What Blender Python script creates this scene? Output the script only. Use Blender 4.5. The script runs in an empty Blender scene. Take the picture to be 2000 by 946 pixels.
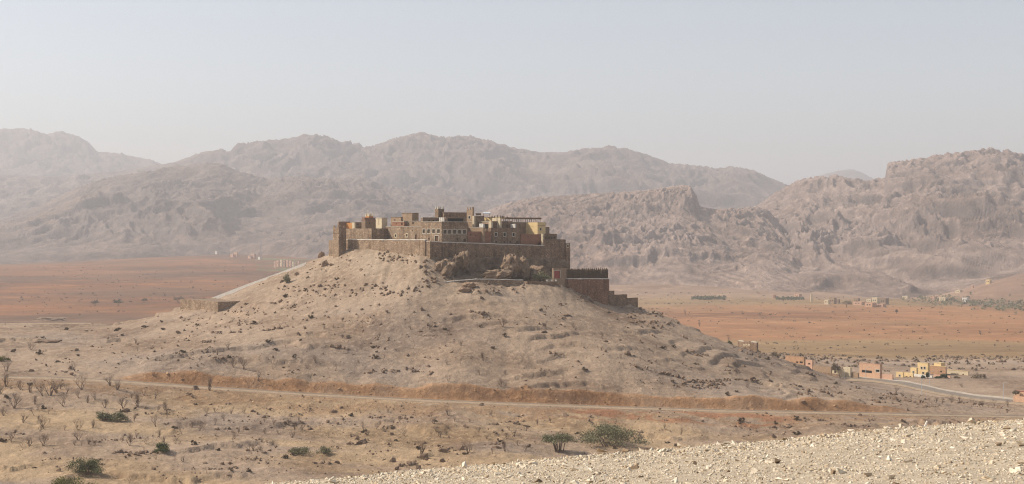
import bpy, bmesh, math, random
import numpy as np
from mathutils import Vector

# ------------------------------------------------------------------ camera, world, sun, exposure
F = 2747.0            # focal length in pixels of the 2000 px wide photograph
HY = 455.0            # image row of the horizon
scene = bpy.context.scene
C = scene.collection
cam_d = bpy.data.cameras.new("camera")
cam = bpy.data.objects.new("camera", cam_d)
C.objects.link(cam)
cam.location = (0, 0, 0)
cam.rotation_euler = (math.radians(90), 0, 0)
cam_d.sensor_width = 36.0
cam_d.lens = 36.0 * F / 2000.0
cam_d.shift_y = -(473.0 - HY) / 2000.0
cam_d.clip_start = 0.5
cam_d.clip_end = 60000
scene.camera = cam

SUN_EL, SUN_BACK = 41.0, 7.0       # elevation; degrees behind the pure left
sdir = Vector((-math.cos(math.radians(SUN_BACK)) * math.cos(math.radians(SUN_EL)),
               math.sin(math.radians(SUN_BACK)) * math.cos(math.radians(SUN_EL)),
               math.sin(math.radians(SUN_EL))))
sun_d = bpy.data.lights.new("sun", 'SUN')
sun_d.energy = 3.6
sun_d.angle = math.radians(0.6)
sun_d.color = (1.0, 0.905, 0.77)
sun = bpy.data.objects.new("sun", sun_d)
C.objects.link(sun)
sun.rotation_euler = sdir.to_track_quat('Z', 'Y').to_euler()

world = bpy.data.worlds.new("World")
scene.world = world
world.use_nodes = True
wn = world.node_tree
wn.nodes.clear()
wo = wn.nodes.new('ShaderNodeOutputWorld')
wb = wn.nodes.new('ShaderNodeBackground')
sky = wn.nodes.new('ShaderNodeTexSky')
sky.sky_type = 'NISHITA'
sky.sun_disc = False
sky.sun_elevation = math.radians(SUN_EL)
sky.sun_rotation = math.radians(-90 + SUN_BACK)
sky.altitude = 900
sky.air_density = 1.0
sky.dust_density = 2.2
sky.ozone_density = 1.0
hs = wn.nodes.new('ShaderNodeHueSaturation')
hs.inputs['Saturation'].default_value = 0.52
wb.inputs['Strength'].default_value = 0.11
wn.links.new(sky.outputs[0], hs.inputs['Color'])
wn.links.new(hs.outputs[0], wb.inputs['Color'])
wn.links.new(wb.outputs[0], wo.inputs['Surface'])

scene.view_settings.view_transform = 'Standard'
scene.view_settings.look = 'None'
scene.view_settings.gamma = 1.0
scene.view_settings.use_curve_mapping = False
scene.view_settings.exposure = 0.45
scene.cycles.use_denoising = True
scene.cycles.denoiser = 'OPENIMAGEDENOISE'
scene.cycles.denoising_input_passes = 'RGB_ALBEDO_NORMAL'
scene.cycles.denoising_prefilter = 'NONE'
scene.cycles.pixel_filter_type = 'BLACKMAN_HARRIS'
scene.cycles.filter_width = 1.15
scene.cycles.max_bounces = 5
scene.cycles.volume_bounces = 1
HAZE_DENSITY = 0.000165
HAZE_COLOR = (0.87, 0.885, 0.915)

RNG = random.Random(7)
NR = np.random.RandomState(7)

# ------------------------------------------------------------------ helpers: numbers
def W(px, py, Y):
    return ((px - 1000.0) / F * Y, Y, (HY - py) / F * Y)

def _hash(ix, iy, seed):
    h = (ix.astype(np.int64) * 374761393 + iy.astype(np.int64) * 668265263 + seed * 974634533) & 0xFFFFFFFF
    h = ((h ^ (h >> 13)) * 1274126177) & 0xFFFFFFFF
    h = ((h ^ (h >> 16)) * 2246822519) & 0xFFFFFFFF
    return (h ^ (h >> 15)) & 0xFFFFFFFF

def perlin(x, y, seed=0):
    x = np.asarray(x, float); y = np.asarray(y, float)
    x0 = np.floor(x); y0 = np.floor(y)
    fx = x - x0; fy = y - y0
    u = fx * fx * fx * (fx * (fx * 6 - 15) + 10)
    v = fy * fy * fy * (fy * (fy * 6 - 15) + 10)
    def g(dx, dy):
        a = _hash(x0 + dx, y0 + dy, seed) * (2 * math.pi / 4294967296.0)
        return np.cos(a) * (fx - dx) + np.sin(a) * (fy - dy)
    n0 = g(0, 0) * (1 - u) + g(1, 0) * u
    n1 = g(0, 1) * (1 - u) + g(1, 1) * u
    return (n0 * (1 - v) + n1 * v) * 1.5

def fbm(x, y, octv=5, gain=0.5, seed=0):
    s = 0; a = 1.0; t = 0
    for i in range(octv):
        s = s + a * perlin(x * 2.03 ** i, y * 2.03 ** i, seed + i * 17)
        t += a; a *= gain
    return s / t

def ridged(x, y, octv=5, gain=0.5, seed=0):
    s = 0; a = 1.0; t = 0; w = 1.0
    for i in range(octv):
        n = 1 - np.abs(perlin(x * 2.07 ** i, y * 2.07 ** i, seed + i * 31))
        n = n * n * w
        w = np.clip(n * 1.6, 0, 1)
        s = s + a * n; t += a; a *= gain
    return s / t

def sstep(a, b, x):
    t = np.clip((x - a) / (b - a), 0, 1)
    return t * t * (3 - 2 * t)

# ------------------------------------------------------------------ helpers: materials
def new_mat(name):
    m = bpy.data.materials.new(name)
    m.use_nodes = True
    nt = m.node_tree
    bs = nt.nodes['Principled BSDF']
    bs.inputs['Roughness'].default_value = 0.9
    bs.inputs['Specular IOR Level'].default_value = 0.15
    return m, nt, bs

def nd(nt, kind, **kw):
    n = nt.nodes.new(kind)
    for k, v in kw.items():
        if k in n.inputs: n.inputs[k].default_value = v
        else: setattr(n, k, v)
    return n

def mix(nt, a, b, fac, mode='MIX'):
    n = nt.nodes.new('ShaderNodeMix')
    n.data_type = 'RGBA'; n.blend_type = mode
    for sock, val in ((n.inputs[6], a), (n.inputs[7], b), (n.inputs[0], fac)):
        if hasattr(val, 'links'): nt.links.new(val, sock)
        elif isinstance(val, tuple): sock.default_value = (*val[:3], 1)
        else: sock.default_value = val
    return n.outputs[2]

def ramp(nt, fac, p0, p1, c0=(0, 0, 0), c1=(1, 1, 1)):
    r = nt.nodes.new('ShaderNodeValToRGB')
    r.color_ramp.elements[0].position = p0; r.color_ramp.elements[0].color = (*c0, 1)
    r.color_ramp.elements[1].position = p1; r.color_ramp.elements[1].color = (*c1, 1)
    nt.links.new(fac, r.inputs[0])
    return r.outputs[0]

def coords(nt, scale=None):
    t = nt.nodes.new('ShaderNodeNewGeometry').outputs['Position']
    if scale:
        mp = nt.nodes.new('ShaderNodeMapping'); mp.inputs['Scale'].default_value = scale
        nt.links.new(t, mp.inputs[0]); return mp.outputs[0]
    return t

def noise(nt, co, scale, detail=6, rough=0.6):
    n = nd(nt, 'ShaderNodeTexNoise', Scale=scale, Detail=detail, Roughness=rough)
    nt.links.new(co, n.inputs['Vector']); return n.outputs[0]

def bump(nt, bs, h, strength, dist):
    b = nd(nt, 'ShaderNodeBump', Strength=strength, Distance=dist)
    nt.links.new(h, b.inputs['Height']); nt.links.new(b.outputs[0], bs.inputs['Normal'])

def soil_mat(name, sizes, bump_d, speck=0.35, attr='soil'):
    """ground: soil colour from the 'soil' attribute, broken up by noise"""
    m, nt, bs = new_mat(name)
    at = nd(nt, 'ShaderNodeAttribute', attribute_name=attr)
    co = coords(nt)
    n1 = noise(nt, co, sizes[0], 5, .6); n2 = noise(nt, co, sizes[1], 8, .7)
    c = mix(nt, at.outputs['Color'], mix(nt, at.outputs['Color'], (.55, .5, .47), 1.0, 'MULTIPLY'), ramp(nt, n1, .42, .7))
    c = mix(nt, c, mix(nt, at.outputs['Color'], (1.45, 1.45, 1.42), 1.0, 'MULTIPLY'), ramp(nt, n2, .5, .75))
    vo = nd(nt, 'ShaderNodeTexVoronoi', Scale=sizes[2]); nt.links.new(co, vo.inputs['Vector'])
    sp = ramp(nt, vo.outputs['Distance'], .12, .28, (1, 1, 1), (0, 0, 0))
    gate = ramp(nt, n2, .5, .62)
    c = mix(nt, c, mix(nt, c, (.45, .4, .37), 1.0, 'MULTIPLY'), mix(nt, (0, 0, 0), sp, mix(nt, (0, 0, 0), gate, speck)))
    nt.links.new(c, bs.inputs['Base Color'])
    bump(nt, bs, n2, .9, bump_d)
    return m

def plain_mat(name, col, var=.25, scale=1.2, rough=.9, bd=.03):
    m, nt, bs = new_mat(name)
    co = coords(nt)
    n = noise(nt, co, scale, 6, .65); n2 = noise(nt, co, scale * 7, 3, .6)
    lo = tuple(v * (1 - var) for v in col); hi = tuple(min(1, v * (1 + var)) for v in col)
    c = mix(nt, lo, hi, ramp(nt, n, .3, .7))
    c = mix(nt, c, mix(nt, c, (.78, .76, .74), 1.0, 'MULTIPLY'), ramp(nt, n2, .45, .65))
    nt.links.new(c, bs.inputs['Base Color'])
    bs.inputs['Roughness'].default_value = rough
    if bd: bump(nt, bs, n2, .6, bd)
    return m

def stone_mat(name, col, col2, scale=2.2):
    """rubble masonry: cells of slightly different stones with dark joints"""
    m, nt, bs = new_mat(name)
    co = coords(nt, (1, 1, 1.7))
    v = nd(nt, 'ShaderNodeTexVoronoi', Scale=scale); nt.links.new(co, v.inputs['Vector'])
    ve = nd(nt, 'ShaderNodeTexVoronoi', Scale=scale, feature='DISTANCE_TO_EDGE'); nt.links.new(co, ve.inputs['Vector'])
    sep = nt.nodes.new('ShaderNodeSeparateColor'); nt.links.new(v.outputs['Color'], sep.inputs[0])
    c = mix(nt, col, col2, sep.outputs[0])
    c = mix(nt, c, mix(nt, c, (1.5, 1.45, 1.35), 1.0, 'MULTIPLY'), ramp(nt, sep.outputs[1], .8, .95))
    big = noise(nt, coords(nt), .35, 4, .6)
    c = mix(nt, c, mix(nt, c, (.62, .58, .55), 1.0, 'MULTIPLY'), ramp(nt, big, .4, .7))
    stk = noise(nt, coords(nt, (1.1, 1.1, .1)), 1.0, 4, .6)
    c = mix(nt, c, mix(nt, c, (.66, .62, .58), 1.0, 'MULTIPLY'), ramp(nt, stk, .48, .68))
    j = ramp(nt, ve.outputs['Distance'], .02, .09, (.5, .47, .44), (1, 1, 1))
    c = mix(nt, c, j, 1.0, 'MULTIPLY')
    nt.links.new(c, bs.inputs['Base Color'])
    bump(nt, bs, ve.outputs['Distance'], .5, .08)
    return m

def leaf_mat(name, c0, c1):
    m, nt, bs = new_mat(name)
    oi = nd(nt, 'ShaderNodeNewGeometry')
    c = mix(nt, c0, c1, oi.outputs['Random Per Island'])
    nt.links.new(c, bs.inputs['Base Color'])
    bs.inputs['Roughness'].default_value = .7
    return m

M = {}
M['soil'] = soil_mat('soil', (.045, .6, 1.0), .7, .75)
M['far_soil'] = soil_mat('far_soil', (.004, .03, .08), 1.5, .5)
M['mountain'] = soil_mat('mountain_rock', (.006, .075, .06), 8.0, .6)
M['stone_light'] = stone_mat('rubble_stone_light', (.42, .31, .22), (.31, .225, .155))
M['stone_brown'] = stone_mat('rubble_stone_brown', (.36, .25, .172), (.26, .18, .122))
M['stone_red'] = stone_mat('rubble_stone_red', (.34, .19, .125), (.26, .15, .1))
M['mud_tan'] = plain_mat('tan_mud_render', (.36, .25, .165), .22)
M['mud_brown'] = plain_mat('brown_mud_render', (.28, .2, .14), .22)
M['mud_red'] = plain_mat('red_mud_render', (.32, .16, .1), .2)
M['brick'] = plain_mat('tan_brick', (.46, .28, .17), .2)
M['orange'] = plain_mat('orange_limewash', (.56, .27, .1), .15)
M['yellow'] = plain_mat('yellow_limewash', (.76, .57, .3), .12)
M['cream'] = plain_mat('cream_limewash', (.66, .55, .38), .12)
M['white'] = plain_mat('white_limewash', (.74, .7, .63), .1)
M['pink'] = plain_mat('pink_limewash', (.6, .38, .25), .14)
M['salmon'] = plain_mat('salmon_limewash', (.6, .38, .27), .14)
M['redpaint'] = plain_mat('red_paint', (.38, .1, .08), .2)
M['coping'] = plain_mat('pale_lime_coping', (.55, .49, .4), .15)
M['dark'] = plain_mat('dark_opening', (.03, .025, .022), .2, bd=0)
M['shutter'] = plain_mat('weathered_wood', (.14, .08, .045), .25)
M['blind'] = plain_mat('dusty_window_blind', (.13, .095, .065), .2, bd=0)
M['roofmud'] = plain_mat('flat_mud_roof', (.28, .2, .14), .2)
M['metal'] = plain_mat('galvanised_metal', (.5, .5, .5), .1, rough=.5, bd=0)
M['panel'] = plain_mat('pale_blue_panel', (.62, .68, .74), .08, rough=.4, bd=0)
M['asphalt'] = plain_mat('dusty_asphalt', (.25, .205, .165), .2, .6)
M['rut'] = plain_mat('dusty_rut', (.25, .19, .14), .25, .6)
M['verge'] = plain_mat('pale_verge_gravel', (.5, .42, .33), .2, .4)
M['track'] = plain_mat('pale_gravel_track', (.4, .295, .2), .2, .5)
M['reed'] = plain_mat('dry_reed', (.17, .12, .075), .3, 3)
M['wood'] = plain_mat('dry_twig_bark', (.19, .135, .1), .3, 2)
M['rock'] = plain_mat('hill_rock', (.3, .205, .14), .3, 1.0, bd=.1)
M['cutrock'] = plain_mat('fresh_orange_rock', (.52, .34, .19), .3, 1.0, bd=.05)
M['rockdark'] = plain_mat('weathered_brown_rock', (.24, .165, .115), .35, .8, bd=.1)
M['crag'] = plain_mat('crag_rock', (.27, .19, .13), .5, .5, bd=.4)
M['leaf'] = leaf_mat('green_leaf', (.075, .092, .035), (.14, .148, .06))
M['leafgrey'] = leaf_mat('grey_green_leaf', (.16, .155, .085), (.24, .225, .13))
M['leafyellow'] = leaf_mat('yellow_green_leaf', (.13, .13, .03), (.2, .19, .06))
M['leafdry'] = leaf_mat('dry_leaf', (.17, .125, .08), (.25, .19, .125))
M['leafgreen'] = leaf_mat('orchard_leaf', (.09, .1, .05), (.14, .145, .08))
M['tuss'] = leaf_mat('dry_tussock_leaf', (.12, .085, .055), (.2, .145, .095))
M['leafdark'] = leaf_mat('dark_green_leaf', (.05, .065, .03), (.09, .1, .05))
m, nt, bs = new_mat('pale_stone')
g = nd(nt, 'ShaderNodeNewGeometry')
oi = nd(nt, 'ShaderNodeObjectInfo')
add = nd(nt, 'ShaderNodeMath', operation='ADD'); nt.links.new(g.outputs['Random Per Island'], add.inputs[0]); nt.links.new(oi.outputs['Random'], add.inputs[1])
fr = nd(nt, 'ShaderNodeMath', operation='FRACT'); nt.links.new(add.outputs[0], fr.inputs[0])
r = nt.nodes.new('ShaderNodeValToRGB'); cr = r.color_ramp
cr.elements[0].position = 0; cr.elements[0].color = (.2, .14, .09, 1)
cr.elements[1].position = 1; cr.elements[1].color = (.76, .68, .55, 1)
e = cr.elements.new(.07); e.color = (.5, .38, .25, 1)
e = cr.elements.new(.25); e.color = (.64, .52, .37, 1)
e = cr.elements.new(.5); e.color = (.69, .59, .45, 1)
nt.links.new(fr.outputs[0], r.inputs[0])
n = noise(nt, coords(nt), 9, 5, .65)
c = mix(nt, r.outputs[0], mix(nt, r.outputs[0], (.7, .64, .56), 1.0, 'MULTIPLY'), ramp(nt, n, .45, .7))
nt.links.new(c, bs.inputs['Base Color']); bump(nt, bs, n, .5, .03)
M['pale_stone'] = m
M['bank'] = plain_mat('pale_grit', (.47, .385, .28), .25, 2.0)

# ------------------------------------------------------------------ helpers: meshes and objects
def link_mesh(name, verts, faces, mat, parent=None, smooth=False):
    me = bpy.data.meshes.new(name)
    me.from_pydata([tuple(v) for v in verts], [], faces)
    me.update()
    if mat: me.materials.append(mat)
    if smooth: me.polygons.foreach_set('use_smooth', [True] * len(me.polygons))
    o = bpy.data.objects.new(name, me)
    C.objects.link(o)
    if parent: o.parent = parent
    return o

def np_mesh(name, V, Q, mat, smooth=False, color=None):
    """fast mesh from numpy: V (n,3), Q (m,3 or 4)"""
    k = Q.shape[1]
    me = bpy.data.meshes.new(name)
    me.vertices.add(len(V)); me.vertices.foreach_set('co', V.astype(np.float32).ravel())
    me.loops.add(Q.size); me.loops.foreach_set('vertex_index', Q.astype(np.int32).ravel())
    me.polygons.add(len(Q))
    me.polygons.foreach_set('loop_start', np.arange(0, Q.size, k, dtype=np.int32))
    me.polygons.foreach_set('loop_total', np.full(len(Q), k, dtype=np.int32))
    if smooth: me.polygons.foreach_set('use_smooth', np.ones(len(Q), dtype=bool))
    me.update(calc_edges=True)
    if color is not None:
        a = me.color_attributes.new('soil', 'FLOAT_COLOR', 'POINT')
        a.data.foreach_set('color', np.c_[color, np.ones(len(V))].astype(np.float32).ravel())
    me.materials.append(mat)
    o = bpy.data.objects.new(name, me); C.objects.link(o)
    return o

def tag(o, label=None, cat=None, group=None, kind=None):
    if label: o['label'] = label
    if cat: o['category'] = cat
    if group: o['group'] = group
    if kind: o['kind'] = kind
    return o

def empty(name, loc):
    o = bpy.data.objects.new(name, None); C.objects.link(o); o.location = loc
    o.empty_display_size = .5
    return o

def copy_tree(o, parent=None):
    c = o.copy(); C.objects.link(c)
    if parent: c.parent = parent
    for ch in o.children: copy_tree(ch, c)
    return c

class MB:
    def __init__(s): s.v = []; s.f = []
    def quad(s, *p):
        n = len(s.v); s.v += [tuple(q) for q in p]; s.f.append(tuple(range(n, n + len(p))))
    def prism(s, base, z0, z1, top=None):
        """base: ccw list of (x,y); z may be lists"""
        k = len(base); n = len(s.v); top = top or base
        zz0 = z0 if isinstance(z0, (list, tuple)) else [z0] * k
        zz1 = z1 if isinstance(z1, (list, tuple)) else [z1] * k
        s.v += [(x, y, z) for (x, y), z in zip(base, zz0)] + [(x, y, z) for (x, y), z in zip(top, zz1)]
        s.f.append(tuple(reversed(range(n, n + k)))); s.f.append(tuple(range(n + k, n + 2 * k)))
        for i in range(k):
            j = (i + 1) % k; s.f.append((n + i, n + j, n + k + j, n + k + i))
    def tube(s, p0, p1, r0, r1, k=5):
        p0 = Vector(p0); p1 = Vector(p1); d = (p1 - p0)
        if d.length < 1e-6: return
        d.normalize(); a = d.orthogonal().normalized(); b = d.cross(a); n = len(s.v)
        for p, r in ((p0, r0), (p1, r1)):
            for i in range(k):
                t = 2 * math.pi * i / k
                s.v.append(tuple(p + a * (r * math.cos(t)) + b * (r * math.sin(t))))
        for i in range(k):
            j = (i + 1) % k; s.f.append((n + i, n + j, n + k + j, n + k + i))
        s.f.append(tuple(range(n + k, n + 2 * k)))
    def build(s, name, mat, parent=None, smooth=False):
        off = parent_world(parent) if parent else Vector((0, 0, 0))
        return link_mesh(name, [Vector(v) - off for v in s.v], s.f, mat, parent, smooth)

def parent_world(p):
    v = Vector((0, 0, 0))
    while p is not None: v += Vector(p.location); p = p.parent
    return v

# ------------------------------------------------------------------ terrain: control points seen in the photograph, as (px, py, depth)
CP = []
def cp(Y, *pts):
    for x, y in pts: CP.append((x, y, Y))
def cps(*pts): CP.extend(pts)
# left spur and its skyline, then the drop behind it
cps((550, 535, 444), (500, 553, 449), (405, 590, 457), (350, 605, 455))
cp(441, (640, 500), (600, 517), (280, 627), (180, 640), (90, 640), (0, 642), (-150, 645), (-400, 650))
cp(485, (600, 545), (500, 590), (400, 626), (280, 650), (100, 660), (-150, 665), (-400, 670))
cp(620, (700, 690), (400, 700), (200, 695), (0, 690), (-300, 690), (1000, 720), (1250, 730), (-600, 690))
cp(850, (900, 660), (400, 655), (0, 650), (-400, 650), (1200, 680))
# fort plateau
cps((680, 486, 436), (760, 488, 421), (829, 497, 406), (800, 480, 440), (900, 482, 440), (1000, 490, 445), (870, 480, 470), (760, 485, 455), (940, 486, 432), (1050, 500, 454), (700, 488, 450))
cps((895, 540, 409), (950, 542, 414), (1000, 543, 420), (1050, 545, 427), (1090, 548, 431), (1110, 548, 438), (900, 540, 500), (1100, 560, 480), (750, 530, 485), (1200, 610, 480), (1000, 620, 540), (1300, 690, 500), (700, 600, 530))
# apron below the fort
cps((650, 540, 420), (640, 560, 410), (720, 525, 411), (720, 560, 398), (790, 530, 402), (800, 561, 390), (860, 556, 392), (930, 549, 397), (1050, 552, 407), (1090, 556, 412), (1150, 585, 420), (1190, 598, 430))
cps((450, 606, 424), (500, 600, 414), (600, 597, 396), (700, 602, 385), (900, 600, 381), (1000, 598, 383), (1100, 600, 392), (1180, 610, 405), (1245, 600, 436))
cps((100, 665, 402), (200, 662, 404), (300, 655, 398), (400, 650, 388), (600, 650, 370), (800, 650, 365), (1000, 650, 365), (1200, 650, 380), (1330, 650, 408))
cps((-300, 690, 372), (0, 690, 372), (200, 700, 357), (400, 700, 350), (600, 700, 348), (900, 700, 347), (1200, 700, 356), (1400, 705, 385), (1500, 725, 395), (1600, 752, 395))
cps((1330, 634, 434), (1420, 670, 431), (1500, 696, 428), (1560, 714, 426), (1650, 744, 424), (1720, 762, 426), (1800, 776, 437), (1900, 787, 438), (2000, 797, 430), (2200, 810, 420), (2500, 815, 415))
cps((1420, 700, 465), (1560, 740, 465), (1500, 725, 520))
ROADP = [(-420, 740, 338), (-200, 738, 334), (0, 737, 332), (100, 738, 332), (200, 743, 331), (400, 757, 330), (600, 770, 329), (800, 781, 329), (1000, 789, 330), (1200, 796, 331), (1400, 802, 333), (1600, 806, 336), (1800, 810, 340), (1950, 813, 345), (2200, 818, 350), (2500, 822, 352)]
for p in ROADP: CP.append(p)
for x, rows in ((-300, ((790, 310), (835, 288), (885, 268), (950, 246))), (0, ((783, 312), (832, 290), (882, 270), (946, 247))), (300, ((795, 313), (838, 292), (884, 272), (946, 249))),
                (600, ((815, 313), (852, 294), (890, 276), (946, 252))), (1000, ((830, 314), (868, 294), (908, 274), (950, 256))), (1500, ((842, 320), (880, 298), (930, 272))), (2000, ((850, 327), (890, 300), (940, 272))), (2400, ((855, 330), (940, 275)))):
    for y, Y in rows: CP.append((x, y, Y))
for x in (-600, 0, 600, 1200, 1800, 2500):
    CP.append((x, HY + 45.5 / 200 * F, 200)); CP.append((x, HY + 44 / 130 * F, 130)); CP.append((x, HY + 26 / 75 * F, 75))
# village ground on the right, road, rocky belt
cps((1650, 740, 516), (1760, 748, 502), (1830, 764, 475), (1900, 775, 459), (2000, 785, 445), (2300, 800, 426), (1700, 741, 514), (1830, 739, 518), (1950, 741, 514), (2100, 742, 512), (2500, 745, 510), (1580, 718, 540), (1450, 690, 600))
cps((1500, 692, 655), (1600, 700, 630), (1750, 707, 615), (1900, 707, 615), (2100, 707, 615), (2500, 710, 615), (1300, 700, 700))
# right plain
for x in (1000, 1300, 1600, 1900, 2300):
    cps((x, 672, 900), (x, 645, 1060), (x, 618, 1320), (x, 597, 1600))
cps((1250, 574, 1950), (1450, 578, 1900), (1600, 584, 1850), (1750, 586, 1800), (1350, 556, 2150), (1230, 548, 2300), (1400, 545, 2400), (1600, 560, 2200), (1700, 575, 2100), (1850, 575, 2050), (2000, 600, 1680), (1940, 555, 1950), (2000, 538, 2000), (2150, 530, 2000), (2400, 520, 2000), (1880, 600, 1640), (1870, 590, 1800), (1000, 555, 2200))
# left plain
for x in (-400, 0, 250, 500):
    cps((x, 628, 1050), (x, 600, 1250), (x, 570, 1500), (x, 540, 1900))
cps((0, 519, 2500), (-400, 522, 2500), (200, 512, 2600), (450, 500, 2750), (560, 512, 2500), (640, 520, 2300), (800, 530, 2300), (0, 515, 3000), (450, 499, 3200), (540, 522, 2250))
for x in (-800, 0, 700, 1400, 2000, 2800):
    cps((x, 480, 4500), (x, 468, 7000), (x, 462, 14000))
CPa = np.array(CP, float)
cu = (CPa[:, 0] - 1000) / F; cv = np.log(CPa[:, 2]); ce = (HY - CPa[:, 1]) / F
KU, KV = 6.0, 3.2
P = np.c_[cu * KU, cv * KV]
def tps(r2): return 0.5 * r2 * np.log(r2 + 1e-12)
D2 = ((P[:, None] - P[None]) ** 2).sum(-1)
n = len(P)
A = np.zeros((n + 3, n + 3)); A[:n, :n] = tps(D2) + np.eye(n) * 2e-4
A[:n, n] = 1; A[:n, n + 1:] = P; A[n, :n] = 1; A[n + 1:, :n] = P.T
sol = np.linalg.solve(A, np.r_[ce, 0, 0, 0])
GU = np.linspace(-.95, .95, 381); GV = np.linspace(math.log(55), math.log(15000), 420)
gu, gv = np.meshgrid(GU, GV)
Q = np.c_[gu.ravel() * KU, gv.ravel() * KV]
GE = np.empty(len(Q))
for i in range(0, len(Q), 20000):
    q = Q[i:i + 20000]
    GE[i:i + 20000] = tps(((q[:, None] - P[None]) ** 2).sum(-1)) @ sol[:n] + sol[n] + q @ sol[n + 1:]
GE = GE.reshape(gu.shape)

def base_z(X, Y):
    u = np.clip(X / Y, GU[0], GU[-1]); v = np.clip(np.log(Y), GV[0], GV[-1])
    a = (u - GU[0]) / (GU[1] - GU[0]); b = (v - GV[0]) / (GV[1] - GV[0])
    i = np.clip(a.astype(int), 0, len(GU) - 2); j = np.clip(b.astype(int), 0, len(GV) - 2)
    fa = a - i; fb = b - j
    return (GE[j, i] * (1 - fa) * (1 - fb) + GE[j, i + 1] * fa * (1 - fb) + GE[j + 1, i] * (1 - fa) * fb + GE[j + 1, i + 1] * fa * fb) * Y

rw = np.array([W(*p) for p in ROADP])
def road_y(X): return np.interp(X, rw[:, 0], rw[:, 1])
def road_z(X): return np.interp(X, rw[:, 0], rw[:, 2])
VROAD = np.array([W(*p) for p in ((1580, 730, 530), (1650, 738, 518), (1710, 742, 512), (1765, 749, 500), (1800, 757, 487), (1840, 766, 473), (1900, 776, 458), (2000, 786, 444), (2150, 793, 434), (2400, 800, 428))])
LTRACK = np.array([W(*p) for p in ((-300, 634, 446), (0, 633, 446), (80, 632, 447), (180, 632, 449))])
def poly_dist(X, Y, P3):
    best = np.full(np.shape(X), 1e9); zz = np.zeros(np.shape(X))
    for a, b in zip(P3[:-1], P3[1:]):
        d = b[:2] - a[:2]; L2 = d @ d
        t = np.clip(((X - a[0]) * d[0] + (Y - a[1]) * d[1]) / L2, 0, 1)
        q = np.hypot(X - a[0] - t * d[0], Y - a[1] - t * d[1])
        w = q < best
        best = np.where(w, q, best); zz = np.where(w, a[2] + t * (b[2] - a[2]), zz)
    return best, zz

def bank_h(X):
    px = X / 331.0 * F + 1000
    return (2.0 * sstep(150, 300, px) * (1 - sstep(1650, 1930, px))) * (1 + .55 * perlin(X * .035, X * 0 + 3.3, 5) + .3 * perlin(X * .16, X * 0 + 7.3, 6))

def ground_z(X, Y):
    X = np.asarray(X, float); Y = np.asarray(Y, float)
    z = base_z(X, Y)
    near = 1 - sstep(500, 700, Y)
    near = near * (1 - .85 * sstep(75, 110, X) * sstep(440, 462, Y))
    # relief: metre-scale unevenness near, larger swells far away
    hill = sstep(330, 345, Y) * near
    z = z + near * (fbm(X * .05, Y * .05, 6, .6, 3) * .7 + fbm(X * .42, Y * .42, 4, .6, 9) * .3)
    z = z + near * np.maximum(0, ridged(X * .035 + 9, Y * .10, 5, .6, 21) - .55) * .9
    # broken rock ledges that follow the contour
    q = z * .42 + fbm(X * .03, Y * .03, 3, .5, 41) * 1.5
    st = (q - np.floor(q)); led = sstep(.0, .13, st) - st
    z = z + near * led * 1.0 * sstep(.0, .3, fbm(X * .025 + 5, Y * .05, 3, .5, 44)) * (1 - sstep(-18, -8, z))
    # erosion rills on the slope under the fort
    z = z - near * .5 * sstep(-26, -12, z) * np.abs(perlin(X * .35, Y * .05, 61)) * (1 - sstep(425, 445, Y))
    far = sstep(600, 900, Y)
    z = z + far * (fbm(X * .006, Y * .006, 4, .5, 71) * 2.2)
    # main road: flat bed, cut bank behind, fill in front
    d = Y - road_y(X); zr = road_z(X); H = bank_h(X)
    nat = z
    rise = np.clip(-1.45 + .5 * (d + .5 * perlin(X * .07, Y * 0 + 1.7, 77) + .25 * fbm(X * .35, Y * .35, 3, .6, 78)), 0, 1)
    exc = np.maximum(0, zr + H - base_z(X, road_y(X) + 5.6)) * sstep(.2, .9, H) * np.exp(-np.maximum(0, d - 5.6) / 30.0)
    zb = np.where(d > 2.9, zr - .06 + (nat + exc - zr + .06) * np.where(d < 5.6, rise, 1), z)
    zb = np.where((d <= 2.9) & (d >= -2.9), zr - .06, zb)
    fl = sstep(-11, -2.9, d)
    zb = np.where(d < -2.9, nat * (1 - fl) + (zr - .06 + .9 * (fl - 1)) * fl, zb)
    z = np.where((Y > 300) & (Y < 400), zb, z)
    dv, zv = poly_dist(X, Y, VROAD)
    k = 1 - sstep(9, 20, dv)
    z = z * (1 - k) + (zv - .12) * k
    dv, zv = poly_dist(X, Y, LTRACK)
    k = 1 - sstep(3, 7, dv)
    return z * (1 - k) + (zv - .06) * k

# rows and columns of the ground sheet: fine where the hill is
ug = np.r_[np.linspace(-.95, -.41, 40, endpoint=False), np.linspace(-.41, .41, 570), np.linspace(.42, .95, 40)]
yg = np.r_[np.geomspace(60, 235, 30, endpoint=False), np.arange(235, 300, .62), np.arange(300, 320, .55), np.arange(320, 340, .3), np.arange(340, 446, .55),
           np.arange(446, 640, 1.3), np.geomspace(640, 900, 34, endpoint=False), np.geomspace(900, 3300, 110, endpoint=False), np.geomspace(3300, 15000, 14)]
UU, YY = np.meshgrid(ug, yg)
XX = UU * YY
ZZ = ground_z(XX, YY)
EE = ZZ / YY

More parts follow.
